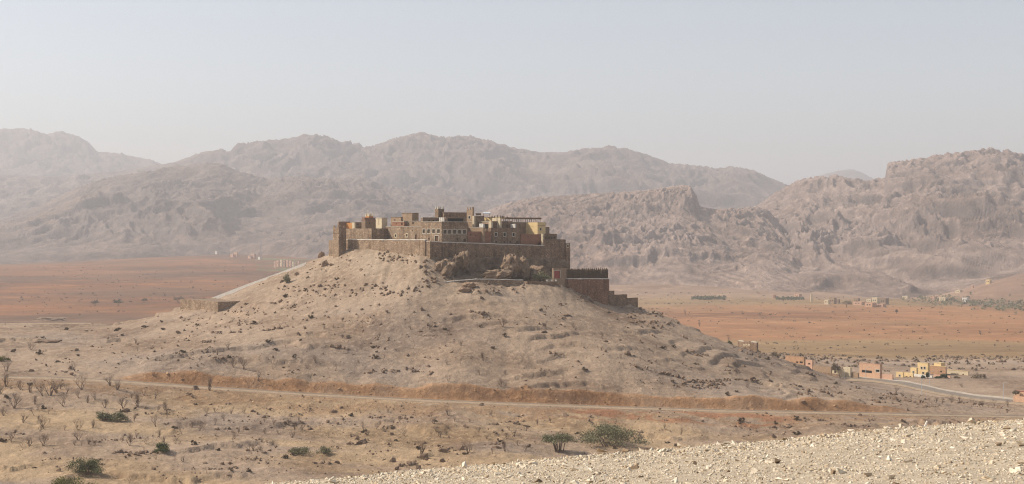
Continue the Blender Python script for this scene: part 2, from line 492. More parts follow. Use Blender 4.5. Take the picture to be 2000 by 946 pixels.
def hit(px, py, ymin=200.0):
    """where the sight line through a photo pixel meets the ground"""
    u = (px - 1000.0) / F; e = (HY - py) / F
    i = int(np.clip(np.searchsorted(ug, u) - 1, 0, len(ug) - 2)); t = (u - ug[i]) / (ug[i + 1] - ug[i])
    col = EE[:, i] * (1 - t) + EE[:, i + 1] * t
    j0 = int(np.searchsorted(yg, ymin))
    above = np.nonzero(col[j0:] >= e)[0]
    if len(above) == 0: Y = 2500.0
    else:
        j = j0 + above[0]
        if j == j0: Y = yg[j]
        else:
            a, b = col[j - 1], col[j]; Y = yg[j - 1] + (e - a) / (b - a) * (yg[j] - yg[j - 1])
    X = u * Y
    return X, Y, float(ground_z(np.array([X]), np.array([Y]))[0])

# soil colours
def blend(c, col, k): return c * (1 - k[..., None]) + np.array(col) * k[..., None]
def soil(X, Y, Z):
    PX = X / Y * F + 1000; PY = HY - Z / Y * F
    c = np.ones(X.shape + (3,)) * np.array((.375, .272, .192))
    nz = fbm(X * .02, Y * .03, 4, .55, 101)
    c = blend(c, (.315, .238, .182), sstep(.0, .35, nz) * .8)
    low = (Y < 326) & (Y > 200)
    c = blend(c, (.435, .305, .182), np.where(low, sstep(-.25, .2, fbm(X * .025, Y * .06, 4, .5, 103)) * .9, 0))
    # pale washed slope under the left wall
    c = blend(c, (.43, .335, .242), sstep(-14, -9, Z) * (1 - sstep(424, 440, Y)) * (Y > 380) * (1 - sstep(-30, -12, X)))
    c = blend(c, (.385, .288, .205), sstep(-24, -14, Z) * (Y < 445) * (Y > 360) * .6)
    # fresh orange cut above the road, spoil below it
    d = Y - road_y(X); H = bank_h(X)
    inb = (Y > 300) & (Y < 400)
    nb = fbm(X * .12, Y * .3, 4, .55, 105)
    c = blend(c, (.4, .225, .118), np.where(inb, sstep(2.2, 3.2, d) * (1 - sstep(5.5, 6.4, d + nb * 1.5)) * sstep(.3, 1.2, H) * (.9 + .7 * nb), 0).clip(0, 1))
    c = blend(c, (.37, .235, .135), np.where(inb, sstep(-16, -8, d + nb * 8) * (1 - sstep(-3.5, -2.6, d)) * sstep(-.1, .3, nb + .2) * .8, 0).clip(0, 1))
    c = blend(c, (.36, .18, .1), np.where(inb, sstep(-14, -9, d) * (1 - sstep(-4, -3, d)) * sstep(1020, 1150, PX) * (1 - sstep(1500, 1600, PX)) * sstep(.0, .15, nb) * .9, 0).clip(0, 1))
    # plains
    nf = fbm(X * .0035, Y * .0035, 5, .55, 111); ns = fbm(X * .005, Y * .014, 5, .6, 113)
    right = sstep(1100, 1200, PX)
    far = sstep(610, 700, Y)
    pr = np.ones_like(c) * np.array((.29, .185, .092))
    pr = blend(pr, (.38, .165, .075), (sstep(930, 1020, Y + nf * 160) * (1 - sstep(1400, 1650, Y + nf * 250))) * (.65 + .5 * ns).clip(0, 1))
    pr = blend(pr, (.34, .225, .15), sstep(1750, 1950, Y))
    pl = np.ones_like(c) * np.array((.2, .096, .043))
    pl = blend(pl, (.32, .125, .045), sstep(-.2, .35, ns) * .8)
    pl = blend(pl, (.13, .072, .042), sstep(.0, .3, nf) * .7)
    pl = blend(pl, (.24, .16, .1), (1 - sstep(1060, 1180, Y + 200 * nf)) * .45)
    pc = pl * (1 - right[..., None]) + pr * right[..., None]
    c = c * (1 - far[..., None]) + pc * far[..., None]
    # foothills on the right edge
    c = blend(c, (.27, .165, .11), sstep(1840, 1900, PX) * (Y > 1650) * sstep(-.2, .2, nf + .1))
    # green terraces by the left village
    c = blend(c, (.16, .17, .075), ((PX > 500) & (PX < 640) & (Y > 2050) & (Y < 2650)) * sstep(.0, .12, ns) * .8)
    return c * (1 + .12 * fbm(X * .3, Y * .3, 3, .6, 120))[..., None]

cols = soil(XX, YY, ZZ)
nr, nc = XX.shape
idx = np.arange(nr * nc).reshape(nr, nc)
Qd = np.c_[idx[:-1, :-1].ravel(), idx[:-1, 1:].ravel(), idx[1:, 1:].ravel(), idx[1:, :-1].ravel()]
ground = np_mesh('ground', np.c_[XX.ravel(), YY.ravel(), ZZ.ravel()], Qd, M['soil'], True, cols.reshape(-1, 3))
ground.data.materials.append(M['far_soil'])
fy = YY[:-1, :-1].ravel()
ground.data.polygons.foreach_set('material_index', (fy > 600).astype(np.int32))
tag(ground, kind='structure')

# ------------------------------------------------------------------ roads
def ribbon(name, pts, w, mat, step=4.0, lift=.0, edges=None):
    P3 = [Vector(p) for p in pts]; out = []
    for a, b in zip(P3[:-1], P3[1:]):
        k = max(1, int((b - a).length / step))
        out += [a.lerp(b, i / k) for i in range(k)]
    out.append(P3[-1])
    mb = MB(); V = []
    for i, p in enumerate(out):
        t = (out[min(i + 1, len(out) - 1)] - out[max(i - 1, 0)]); t.z = 0; t.normalize()
        s = Vector((-t.y, t.x, 0))
        ww = w * .5 + .2 * math.sin(i * 1.7) + RNG.uniform(-.12, .12)
        V += [p + s * (-ww) + Vector((0, 0, lift - .1)), p + s * (-ww + .15) + Vector((0, 0, lift)), p + s * (ww - .15) + Vector((0, 0, lift)), p + s * ww + Vector((0, 0, lift - .1))]
    Fc = []
    for i in range(len(out) - 1):
        for k in range(3):
            a = i * 4 + k; Fc.append((a, a + 1, a + 5, a + 4))
    o = link_mesh(name, V, Fc, mat)
    return tag(o, kind='structure')
ribbon('road', rw, 5.2, M['track'], lift=.05)
ribbon('wheel_track', rw + np.array((0, 1.2, .012)), 1.9, M['rut'], lift=.06)
ribbon('village_road', VROAD, 5.6, M['asphalt'], lift=.14)
vn = []
for sgn in (-1, 1):
    off = np.array((0.45 * sgn, 5.6 * sgn, -.02 if sgn < 0 else .02))
    ribbon('roadside_verge', VROAD[1:] + off * np.array((1, 1.15, 1)), 6.6, M['track'] if sgn < 0 else M['verge'], lift=.1)
ribbon('farm_track', LTRACK, 4.0, M['track'], lift=.05)

# ------------------------------------------------------------------ mountains
def mountain(name, sil, Yf, Yr, Yb, px0, px1, ncol, nrow, base, seed, cols3, amp=.5, crag=1.0, gul=1.0, terr=.5, prof=1.0):
    """a range as a height field from its foot (depth Yf) over its ridge (Yr) to its back (Yb)"""
    sil = np.array(sil, float)
    px = np.linspace(px0, px1, ncol); u = (px - 1000) / F
    er = (HY - np.interp(px, sil[:, 0], sil[:, 1])) / F
    yf = np.interp(px, *np.array(Yf, float).T) if hasattr(Yf, '__len__') else np.full(ncol, float(Yf))
    t = np.r_[np.linspace(0, 1.06, nrow - 14), np.linspace(1.1, 2, 14)]
    kw_ = max(5, int(150 / (px[1] - px[0]))) | 1
    ke = np.hanning(kw_ + 2)[1:-1]; ke /= ke.sum()
    ers = np.convolve(np.pad(er, kw_ // 2, mode='edge'), ke, 'valid')          # the foot of the range knows nothing of its small knobs
    T, U = np.meshgrid(t, u, indexing='ij'); wr = sstep(.62, .95, T); ER = ers[None] * (1 - wr) + er[None] * wr; YF = yf[None].repeat(len(t), 0)
    Y = np.where(T <= 1, YF + (Yr - YF) * T, Yr + (Yb - Yr) * (T - 1))
    X = U * Y
    zb = base_z(X, Y) - 6
    zr = ER * Yr
    s = 1.0 / (Yr - yf.mean())
    wx = X + fbm(X * s * 2.2, Y * s * 2.2, 4, .5, seed + 1) * .22 / s
    wy = Y + fbm(X * s * 2.2, Y * s * 2.2, 4, .5, seed + 2) * .22 / s
    big = fbm(wx * s * 2.4, wy * s * 1.6, 3, .5, seed + 3)
    rd = ridged(wx * s * 4.2, wy * s * 2.2, 7, .6, seed + 4)          # spurs and gullies
    cr = ridged(wx * s * 24, wy * s * 13, 6, .68, seed + 5)              # crags
    fine = fbm(X * s * 60, Y * s * 45, 4, .6, seed + 6)
    p = np.clip(T, 0, 1) ** prof
    h = p + amp * (.38 * (rd - .5) * gul + .42 * big) * np.sin(np.pi * np.clip(T, 0, 1)) ** .8
    # cliff bands
    q = h * 5 + .8 * big
    st = q - np.floor(q)
    hs_ = (np.floor(q) + sstep(.25, .6, st) - .8 * big) / 5
    m = terr * sstep(-.2, .3, fbm(wx * s * 3, wy * s * 3, 3, .5, seed + 8))
    h = h * (1 - m) + hs_ * m
    env = sstep(.06, .34, T + .25 * big)
    gl_ = ridged(wx * s * 8 + wy * s * 1.5, wy * s * 1.6, 5, .6, seed + 21)      # long gullies down the slope
    h = h + env * .11 * (gl_ - .5) * np.sin(np.pi * np.clip(T, 0, 1)) ** .5
    q2 = h * 15 + X * s * 6 + .7 * big; st2 = q2 - np.floor(q2)                   # tilted beds
    h = h + env * .02 * (sstep(0, .3, st2) - st2) * (1 - sstep(.9, 1, T))
    cm = .45 + .8 * sstep(-.1, .3, fbm(wx * s * 3.3 + 4, wy * s * 2.6, 3, .5, seed + 12) + .25 * (T - .4))
    h = h + env * crag * cm * (1 - .3 * sstep(.8, .98, T)) * (.066 * (cr - .55) + .026 * fine)
    h = np.where(T > 1, h * np.cos(np.clip(T - 1, 0, 1) * 1.4), h)
    h = np.maximum(h, -.02) * sstep(-.001, .06, T + .012)
    z = zb + (zr - zb) * h
    e = z / Y; eb = (zb / Y)
    mx = e.max(0)
    k = (er - eb[0]) / np.maximum(mx - eb[0], 1e-4)
    ker = np.exp(-np.linspace(-2, 2, 25) ** 2); ker /= ker.sum()
    k = np.convolve(np.pad(k, 12, mode='edge'), ker, 'valid')
    z = zb + (z - zb) * k[None]
    gy, gx = np.gradient(z)
    dxw = np.gradient(X, axis=1); dyw = np.gradient(Y, axis=0)
    slope = np.hypot(gx / np.maximum(np.abs(dxw), .1), gy / np.maximum(np.abs(dyw), .1))
    c = np.ones(X.shape + (3,)) * np.array(cols3[0])
    c = blend(c, cols3[1], sstep(.65, 1.5, slope + .3 * fine))           # bare rock on the steep faces
    c = blend(c, cols3[2], sstep(.05, .35, big) * .6 * (1 - sstep(.6, 1.2, slope)))
    c = c * (1 + .5 * fine + .7 * (cr - .5))[..., None].clip(.4, 1.6)
    V = np.c_[X.ravel(), Y.ravel(), z.ravel()]
    a, b = X.shape
    ix = np.arange(a * b).reshape(a, b)
    Qm = np.c_[ix[:-1, :-1].ravel(), ix[:-1, 1:].ravel(), ix[1:, 1:].ravel(), ix[1:, :-1].ravel()]
    o = np_mesh(name, V, Qm, M['mountain'], True, c.reshape(-1, 3))
    return tag(o, kind='structure'), z.max()

RK = ((.315, .228, .185), (.215, .162, .142), (.345, .235, .18))
RKB = ((.2, .145, .12), (.13, .1, .09), (.23, .16, .125))
tops = []
silA = [(1300, 560), (1380, 490), (1440, 425), (1480, 402), (1520, 374), (1560, 352), (1580, 347), (1640, 343), (1670, 349), (1700, 352), (1728, 347), (1734, 319), (1760, 315), (1810, 308), (1850, 300), (1900, 295), (1940, 289), (1970, 294), (2000, 303), (2100, 318), (2250, 340), (2500, 380), (2900, 430)]
tops.append(mountain('mountain_right', silA, [(1300, 2150), (1600, 2000), (1750, 1950), (1880, 1950), (2000, 2050), (2900, 2100)], 3150, 4200, 1360, 2750, 560, 240, 0, 11, RK, .55, 1.5, 1.1, .55, 1.15)[1])
silB = [(700, 480), (850, 440), (940, 416), (1000, 394), (1050, 385), (1100, 382), (1160, 378), (1220, 375), (1290, 368), (1335, 361), (1350, 365), (1361, 384), (1367, 404), (1400, 409), (1440, 407), (1480, 404), (1500, 411), (1520, 430), (1560, 470), (1590, 505), (1612, 530), (1650, 562), (1700, 590)]
tops.append(mountain('mountain_knoll', silB, [(700, 2300), (1250, 2150), (1500, 2020), (1700, 1950)], 2750, 3500, 700, 1680, 520, 220, 0, 23, RK, .45, 1.3, 1.0, .5, .8)[1])
silC = [(-700, 440), (-300, 455), (-100, 440), (0, 428), (80, 400), (150, 367), (210, 347), (280, 336), (330, 326), (400, 319), (430, 318), (460, 333), (520, 348), (590, 344), (650, 350), (700, 346), (760, 364), (830, 378), (900, 384), (960, 398), (1010, 410), (1060, 402), (1120, 420), (1250, 450)]
tops.append(mountain('mountain_left', silC, [(-700, 2700), (0, 2750), (300, 2900), (450, 3000), (640, 2600), (1250, 2700)], 4100, 5200, -500, 1230, 680, 210, 0, 37, RKB, .55, 1.3, 1.1, .45, 1.0)[1])
silD = [(-500, 330), (100, 345), (230, 335), (290, 325), (345, 316), (390, 298), (430, 292), (448, 296), (460, 282), (510, 275), (560, 271), (600, 262), (640, 266), (660, 275), (690, 278), (720, 287), (770, 270), (820, 258), (870, 268), (910, 264), (960, 275), (1000, 288), (1060, 298), (1100, 297), (1150, 289), (1200, 286), (1250, 297), (1310, 319), (1360, 323), (1400, 329), (1430, 325), (1470, 332), (1520, 354), (1560, 372), (1620, 400), (1800, 420), (2300, 440)]
tops.append(mountain('mountain_ridge', silD, 4300, 5900, 7300, -300, 1900, 640, 150, 0, 53, RKB, .5, 1.1, 1.1, .4, .85)[1])
silE = [(-900, 300), (-500, 262), (-200, 270), (0, 252), (50, 250), (90, 262), (120, 256), (155, 267), (175, 280), (190, 296), (230, 299), (290, 311), (340, 330), (420, 360), (600, 400), (900, 420)]
tops.append(mountain('mountain_far_left', silE, 6200, 7900, 9300, -700, 700, 340, 110, 0, 67, RKB, .45, 1.0, 1.0, .4, .85)[1])
silG = [(1400, 400), (1560, 360), (1600, 343), (1640, 333), (1668, 331), (1690, 340), (1705, 350), (1740, 345), (1800, 350), (2000, 380), (2300, 400)]
tops.append(mountain('mountain_far_right', silG, 8200, 9800, 11200, 1380, 2300, 170, 60, 0, 71, RKB, .4, .9, 1.0, .3, .85)[1])

# the air of the valley
hz_top = max(tops) + 12
zmin = float(ZZ.min()) - 1.2
mb = MB()
mb.prism([(-14500, -3000), (14500, -3000), (14500, 15500), (-14500, 15500)], zmin, hz_top)
m = bpy.data.materials.new('dusty_air'); m.use_nodes = True
nt = m.node_tree; nt.nodes.clear()
ou = nt.nodes.new('ShaderNodeOutputMaterial'); pv = nt.nodes.new('ShaderNodeVolumePrincipled')
pv.inputs['Color'].default_value = (*HAZE_COLOR, 1); pv.inputs['Density'].default_value = HAZE_DENSITY; pv.inputs['Anisotropy'].default_value = .25
nt.links.new(pv.outputs[0], ou.inputs['Volume'])
hz = mb.build('haze', m)
tag(hz, 'thin pale dust haze hanging over the whole valley', 'haze', kind='stuff')

# ------------------------------------------------------------------ the fort
AF = math.radians(49.4)
DL = Vector((-math.cos(AF), math.sin(AF))); DR = Vector((math.sin(AF), math.cos(AF)))   # along the two front faces, away from the near corner
def solve(Pc, d, px):
    u = (px - 1000.0) / F
    return (u * Pc[1] - Pc[0]) / (d[0] - u * d[1])
FC = Vector(W(835, HY, 405)[:2])      # near corner of the fort wall
def on_wall(px, side):
    d = DL if side == 'L' else DR
    return FC + d * solve(FC, d, px)

def hjit(s, seed): return (math.sin(s * 2.3 + seed) + math.sin(s * 5.1 + seed * 1.7) + math.sin(s * 0.9 + seed * 3.1)) * .028

def face(mb, O, d, n, L, z0, zt, rects, seed, depth=.28, jit=1.0):
    """wall face from O along d with real openings; rects (s0,s1,za,zb)"""
    ss = {0.0, L}
    k = max(1, int(L / 1.3))
    for i in range(1, k): ss.add(L * i / k)
    for r_ in rects: ss.update((max(0, r_[0]), min(L, r_[1])))
    zs = sorted({z0, zt} | {r_[2] for r_ in rects} | {r_[3] for r_ in rects})
    ss = sorted(ss)
    def P3(s, z, dp=0.0):
        zz = z + (hjit(s, seed) * jit if z == zt else 0)
        q = O + d * s - n * dp
        return (q.x, q.y, zz)
    for a, b in zip(ss[:-1], ss[1:]):
        if b - a < 1e-4: continue
        for c0, c1 in zip(zs[:-1], zs[1:]):
            sm, zm = (a + b) / 2, (c0 + c1) / 2
            if any(r_[0] <= sm <= r_[1] and r_[2] <= zm <= r_[3] for r_ in rects): continue
            mb.quad(P3(a, c0), P3(b, c0), P3(b, c1), P3(a, c1))
    for s0, s1, za, zb in rects:
        for p, q in (((s0, za), (s1, za)), ((s1, za), (s1, zb)), ((s1, zb), (s0, zb)), ((s0, zb), (s0, za))):
            mb.quad(P3(*p), P3(*q), P3(*q, depth), P3(*p, depth))

def slab_on(O, d, n, s0, s1, za, zb, p0, p1):
    """box lying on a wall face between offsets p0 (inside) and p1 (proud)"""
    b = [O + d * s0 + n * p0, O + d * s1 + n * p0, O + d * s1 + n * p1, O + d * s0 + n * p1]
    area = sum(b[i].x * b[(i + 1) % 4].y - b[(i + 1) % 4].x * b[i].y for i in range(4))
    if area < 0: b.reverse()
    m_ = MB(); m_.prism([(q.x, q.y) for q in b], za, zb); return m_

def bld(name, label, cat, xc, Yc, xl, xr, ytop, zb, mat, wins=(), parapet=.5, coping=None, merlons=None, roofmat='roofmud', group=None, dl=DL, dr=DR, thick=.35, jit=1.0, bands=(), kind=None):
    """block with its near corner at photo column xc and depth Yc; left face reaches column xl, right face column xr"""
    Pc = Vector(((xc - 1000) / F * Yc, Yc))
    LL = max(.6, solve(Pc, dl, xl)); LR = max(.6, solve(Pc, dr, xr))
    zt = (HY - ytop) / F * Yc
    nl, nr_ = -dr, -dl
    root = empty(name, (Pc.x, Pc.y, zb))
    tag(root, label, cat, group, kind)
    rl, rr = [], []
    parts = []
    for w in wins:
        fc, wx, wy, ww, wh, style = w[:6]
        d, Lm = (dl, LL) if fc == 'L' else (dr, LR)
        s = solve(Pc, d, wx); Yw = Pc.y + d.y * s
        hw = ww / F * Yw / abs(d.x) * .5 if abs(d.x) > .3 else ww / F * Yw * .5
        zc = (HY - wy) / F * Yw; hh = wh / F * Yw * .5
        s0, s1 = max(.15, s - hw), min(Lm - .15, s + hw)
        za, z1 = max(zb + .05, zc - hh), min(zt - .2, zc + hh)
        if s1 - s0 < .15 or z1 - za < .15: continue
        (rl if fc == 'L' else rr).append((s0, s1, za, z1)); parts.append((fc, s0, s1, za, z1, style))
    mb = MB(); seed = xc * .37 + ytop
    face(mb, Pc, dl, nl, LL, zb, zt, rl, seed, jit=jit)
    face(mb, Pc, dr, nr_, LR, zb, zt, rr, seed + 5, jit=jit)
    Pl = Pc + dl * LL; Pr = Pc + dr * LR; Pb = Pl + dr * LR
    face(mb, Pl, dr, dl, LR, zb, zt, [], seed + 9, jit=jit); face(mb, Pr, dl, dr, LL, zb, zt, [], seed + 3, jit=jit)
    # parapet ring: top and inner faces
    t = min(thick, LL * .3, LR * .3); zr_ = zt - parapet
    ins = [Pc + (dl + dr) * t, Pl + (dr - dl) * t, Pb - (dl + dr) * t, Pr + (dl - dr) * t]; outs = [Pc, Pl, Pb, Pr]
    for i in range(4):
        j = (i + 1) % 4
        mb.quad((*outs[i], zt - .02), (*outs[j], zt - .02), (*ins[j], zt - .02), (*ins[i], zt - .02))
        mb.quad((*ins[i], zt - .02), (*ins[j], zt - .02), (*ins[j], zr_ - .1), (*ins[i], zr_ - .1))
    mb.build('wall', M[mat], root)
    m_ = MB(); pr = [(q.x, q.y) for q in ins]
    ar = sum(pr[i][0] * pr[(i + 1) % 4][1] - pr[(i + 1) % 4][0] * pr[i][1] for i in range(4))
    m_.prism(pr if ar > 0 else pr[::-1], zr_ - .2, zr_); m_.build('roof', M[roofmat], root)
    for fc, s0, s1, za, z1, style in parts:
        d, nn = (dl, nl) if fc == 'L' else (dr, nr_)
        if style in ('door', 'reddoor', 'whitedoor'):
            dm = {'door': 'shutter', 'reddoor': 'redpaint', 'whitedoor': 'shutter'}[style]
            o = slab_on(Pc, d, nn, s0, s1, za, z1, -.26, -.18).build('door', M[dm], root)
            if style != 'door':
                fm = MB()
                for q in ((s0 - .2, s0, za, z1), (s1, s1 + .2, za, z1), (s0 - .2, s1 + .2, z1, z1 + .22)):
                    e_ = slab_on(Pc, d, nn, *q, -.05, .06); k = len(fm.v); fm.v += e_.v; fm.f += [tuple(i + k for i in f) for f in e_.f]
                fm.build('frame', M['coping'], o)
        else:
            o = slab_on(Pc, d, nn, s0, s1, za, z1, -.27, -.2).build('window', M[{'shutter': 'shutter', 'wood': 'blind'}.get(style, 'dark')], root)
            if style in ('framed', 'pale', 'wood'):
                fm = MB(); b = .24 if style == 'pale' else .2
                for q in ((s0 - b, s0, za - b, z1 + b), (s1, s1 + b, za - b, z1 + b), (s0, s1, z1, z1 + b), (s0, s1, za - b, za)):
                    e_ = slab_on(Pc, d, nn, *q, -.05, .05); k = len(fm.v); fm.v += e_.v; fm.f += [tuple(i + k for i in f) for f in e_.f]
                fm.build('frame', M['cream' if style == 'pale' else 'coping'], o)
    if coping:
        for d, nn, L in ((dl, nl, LL), (dr, nr_, LR)):
            slab_on(Pc, d, nn, -.06 if d is dl else .34, L, zt - .03, zt + .1, -.34, .1).build('coping', M[coping], root)
    for fc, yb, hpx, bm in bands:
        d, nn, L = (dl, nl, LL) if fc == 'L' else (dr, nr_, LR)
        z = (HY - yb) / F * Yc
        slab_on(Pc, d, nn, 0.02, L - .02, z, z + hpx / F * Yc, -.02, .09).build('string_course', M[bm], root)
    if merlons:
        mm, hgt, cnt = merlons
        for d, nn, L, k in ((dl, nl, LL, cnt), (dr, nr_, LR, cnt)):
            for i in range(k):
                w_ = L / (k * 2 - 1)
                s0 = 2 * i * w_
                if d is dr and i == 0: s0 += .36
                b = slab_on(Pc, d, nn, s0, s0 + w_, zt - .03, zt + hgt, -.3, .02)
                q0 = (Vector(b.v[4]) + Vector(b.v[5]) + Vector(b.v[6]) + Vector(b.v[7])) / 4
                for kk in range(4, 8):
                    v_ = Vector(b.v[kk]); v_ = v_ + (q0 - v_) * .55; b.v[kk] = (v_.x, v_.y, b.v[kk][2])
                b.build('merlon', M[mm], root)
    return root, dict(Pc=Pc, LL=LL, LR=LR, zt=zt, zb=zb, dl=dl, dr=dr)

def long_wall(name, label, pts, zts, zb, mat, th=.7, cop='white', cat='wall'):
    """wall along plan points with its own top line"""
    root = empty(name, (pts[0][0], pts[0][1], min(zb) if hasattr(zb, '__len__') else zb)); tag(root, label, cat)
    mb = MB(); mc = MB()
    zbs = zb if hasattr(zb, '__len__') else [zb] * len(pts)
    for i in range(len(pts) - 1):
        a, b = Vector(pts[i][:2]), Vector(pts[i + 1][:2]); d = (b - a).normalized(); nn = Vector((d.y, -d.x))
        k = max(1, int((b - a).length / 1.6))
        for j in range(k):
            s, t = j / k, (j + 1) / k
            p, q = a.lerp(b, s), a.lerp(b, t)
            z1, z2 = zts[i] + (zts[i + 1] - zts[i]) * s, zts[i] + (zts[i + 1] - zts[i]) * t
            b1, b2 = zbs[i] + (zbs[i + 1] - zbs[i]) * s, zbs[i] + (zbs[i + 1] - zbs[i]) * t
            z1 += hjit(j * 1.6, i); z2 += hjit((j + 1) * 1.6, i)
            base = [(p.x, p.y), (q.x, q.y), (q.x - nn.x * th, q.y - nn.y * th), (p.x - nn.x * th, p.y - nn.y * th)]
            mb.prism(base, [b1, b2, b2, b1], [z1, z2, z2, z1])
            if cop:
                o1 = .09; base = [(p.x + nn.x * o1, p.y + nn.y * o1), (q.x + nn.x * o1, q.y + nn.y * o1), (q.x - nn.x * (th + o1), q.y - nn.y * (th + o1)), (p.x - nn.x * (th + o1), p.y - nn.y * (th + o1))]
                mc.prism(base, [z1 + .003, z2 + .003, z2 + .003, z1 + .003], [z1 + .2, z2 + .2, z2 + .2, z1 + .2])
    mb.build('wall', M[mat], root)
    if cop: mc.build('coping', M[cop], root)
    return root

def zat(py, Y): return (HY - py) / F * Y

# perimeter walls
pL = on_wall(677, 'L'); pF = FC; pR = on_wall(1063, 'R'); pE = on_wall(1113, 'R')
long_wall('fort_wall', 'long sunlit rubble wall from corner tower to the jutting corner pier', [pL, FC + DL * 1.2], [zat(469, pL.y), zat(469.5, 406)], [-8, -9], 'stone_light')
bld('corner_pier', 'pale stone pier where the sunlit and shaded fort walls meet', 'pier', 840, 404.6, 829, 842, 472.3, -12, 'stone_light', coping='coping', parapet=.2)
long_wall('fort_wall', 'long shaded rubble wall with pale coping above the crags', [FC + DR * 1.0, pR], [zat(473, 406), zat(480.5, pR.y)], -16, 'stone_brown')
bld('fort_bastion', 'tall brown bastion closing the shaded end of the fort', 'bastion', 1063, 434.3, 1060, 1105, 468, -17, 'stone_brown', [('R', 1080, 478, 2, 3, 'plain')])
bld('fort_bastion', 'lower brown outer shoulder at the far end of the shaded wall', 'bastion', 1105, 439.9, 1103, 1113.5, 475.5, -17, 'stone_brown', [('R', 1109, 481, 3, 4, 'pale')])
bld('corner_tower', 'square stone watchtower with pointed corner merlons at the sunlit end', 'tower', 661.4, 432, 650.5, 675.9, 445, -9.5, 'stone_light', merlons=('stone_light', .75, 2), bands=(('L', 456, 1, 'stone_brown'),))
bld('tower_annex', 'low sunlit stone annex stepping down outside the watchtower', 'annex', 652, 437, 642, 656, 469.5, -10, 'stone_light')
# front row
b_main, gm = bld('window_house', 'two storey stone house with rows of pale framed windows behind corner pier', 'house', 863, 413, 823, 913, 433.5, -5, 'stone_light',
    [('L', x, 452, 6.0, 7.6, 'wood') for x in (828.2, 837.4, 847.2, 856.8)] + [('R', x, 453, 6.0, 7.6, 'wood') for x in (869, 878, 887.8, 897.4, 907)] + [('L', 853, 466, 7, 10, 'whitedoor'), ('R', 893.5, 467, 3, 5, 'shutter'), ('R', 908, 470, 5, 6, 'door'), ('L', 838, 466.5, 3.5, 4, 'shutter')], coping='coping')
bld('long_house', 'long low stone house with two white ringed windows and brown door', 'house', 823.5, 421.5, 754, 830, 442.5, -5, 'stone_light',
    [('L', 772.7, 460.5, 3, 5, 'pale'), ('L', 794.7, 460, 3, 5, 'pale'), ('L', 812.8, 463, 4.4, 9, 'door'), ('L', 806, 451, 2, 2.5, 'plain')], coping='coping')
bld('stone_block', 'stone block with dark shaded end beside the long low house', 'house', 726, 431, 676, 756, 446.5, -5.5, 'stone_light', coping=None)
bld('lower_house', 'low reddish brown house with small square holes right of window house', 'house', 914, 419, 911, 959, 452.5, -5.5, 'mud_red',
    [('R', 918.5, 459, 2.2, 3, 'plain'), ('R', 928.5, 460, 2, 2.5, 'plain'), ('R', 945, 470.5, 3, 5, 'door')])
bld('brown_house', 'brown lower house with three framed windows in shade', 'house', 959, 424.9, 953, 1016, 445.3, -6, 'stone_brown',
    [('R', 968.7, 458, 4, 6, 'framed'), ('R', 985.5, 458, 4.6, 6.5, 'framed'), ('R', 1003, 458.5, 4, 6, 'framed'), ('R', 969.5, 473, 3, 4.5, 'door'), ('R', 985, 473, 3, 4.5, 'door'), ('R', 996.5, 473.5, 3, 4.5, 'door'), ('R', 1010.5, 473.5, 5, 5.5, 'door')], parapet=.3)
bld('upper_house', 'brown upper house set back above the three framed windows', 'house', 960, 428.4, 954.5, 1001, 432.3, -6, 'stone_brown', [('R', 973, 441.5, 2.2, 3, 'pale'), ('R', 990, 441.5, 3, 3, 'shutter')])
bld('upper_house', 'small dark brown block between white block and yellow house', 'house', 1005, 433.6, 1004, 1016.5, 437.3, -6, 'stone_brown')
bld('red_wall_house', 'windowless dark red lower storey under the yellow house', 'house', 1018, 432, 1016, 1057, 457.8, -6, 'mud_red', [('R', 1053, 477, 6, 5, 'door'), ('R', 1031, 462, 3, 2.5, 'shutter')])
bld('yellow_house', 'bright yellow house with a plain cornice and two tiny windows', 'house', 1050, 438.5, 1015.7, 1065.5, 434.5, -6, 'yellow',
    [('L', 1019.5, 444, 2, 3, 'shutter'), ('L', 1023.5, 449, 2.6, 4.2, 'shutter'), ('R', 1056, 448, 3, 4, 'pale')], bands=(('L', 441.5, .9, 'yellow'), ('R', 441.5, .9, 'mud_tan')))
bld('stair_tower', 'narrow cream stair block with slanting edge beside the yellow house', 'stair block', 1060, 434.6, 1057, 1063, 457, -6, 'cream', [('R', 1061.6, 463, 1.5, 2, 'plain')])
bld('brown_block', 'plain brown block rising behind the yellow house', 'house', 1058, 446, 1052, 1073, 443.3, -6, 'mud_brown', [('R', 1060, 446.5, 1.8, 2.4, 'plain')])
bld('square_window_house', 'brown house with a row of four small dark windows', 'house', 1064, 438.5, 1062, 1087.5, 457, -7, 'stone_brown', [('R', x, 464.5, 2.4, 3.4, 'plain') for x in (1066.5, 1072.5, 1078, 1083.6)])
# left back row
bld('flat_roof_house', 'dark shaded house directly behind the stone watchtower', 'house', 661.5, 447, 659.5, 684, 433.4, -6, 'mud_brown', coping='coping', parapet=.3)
bld('orange_house', 'deep orange limewashed house behind the watchtower', 'house', 688.2, 446, 675, 690, 435.5, -6, 'orange')
bld('ochre_house', 'tan house with one sunlit end and two red windows', 'house', 692.6, 443, 687.4, 711, 434.3, -6, 'mud_tan', [('R', 699.5, 438.2, 2, 3, 'shutter'), ('R', 706.8, 439, 2, 3, 'shutter')])
bld('lit_end_panel', 'cream panel standing in for the sunlit end face of the tan house', 'wall', 692.3, 441.6, 687.8, 693, 434.8, -6, 'cream', parapet=.2)  # sunlight on the tan house's narrow left face, put in as cream colour
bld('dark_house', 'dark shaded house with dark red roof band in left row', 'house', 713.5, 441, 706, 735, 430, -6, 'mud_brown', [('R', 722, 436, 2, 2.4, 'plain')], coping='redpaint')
bld('roof_room', 'wide low roof room with red brown eaves under the orange turret', 'house', 712, 447, 707, 733, 425.8, -6, 'mud_brown', coping='redpaint')
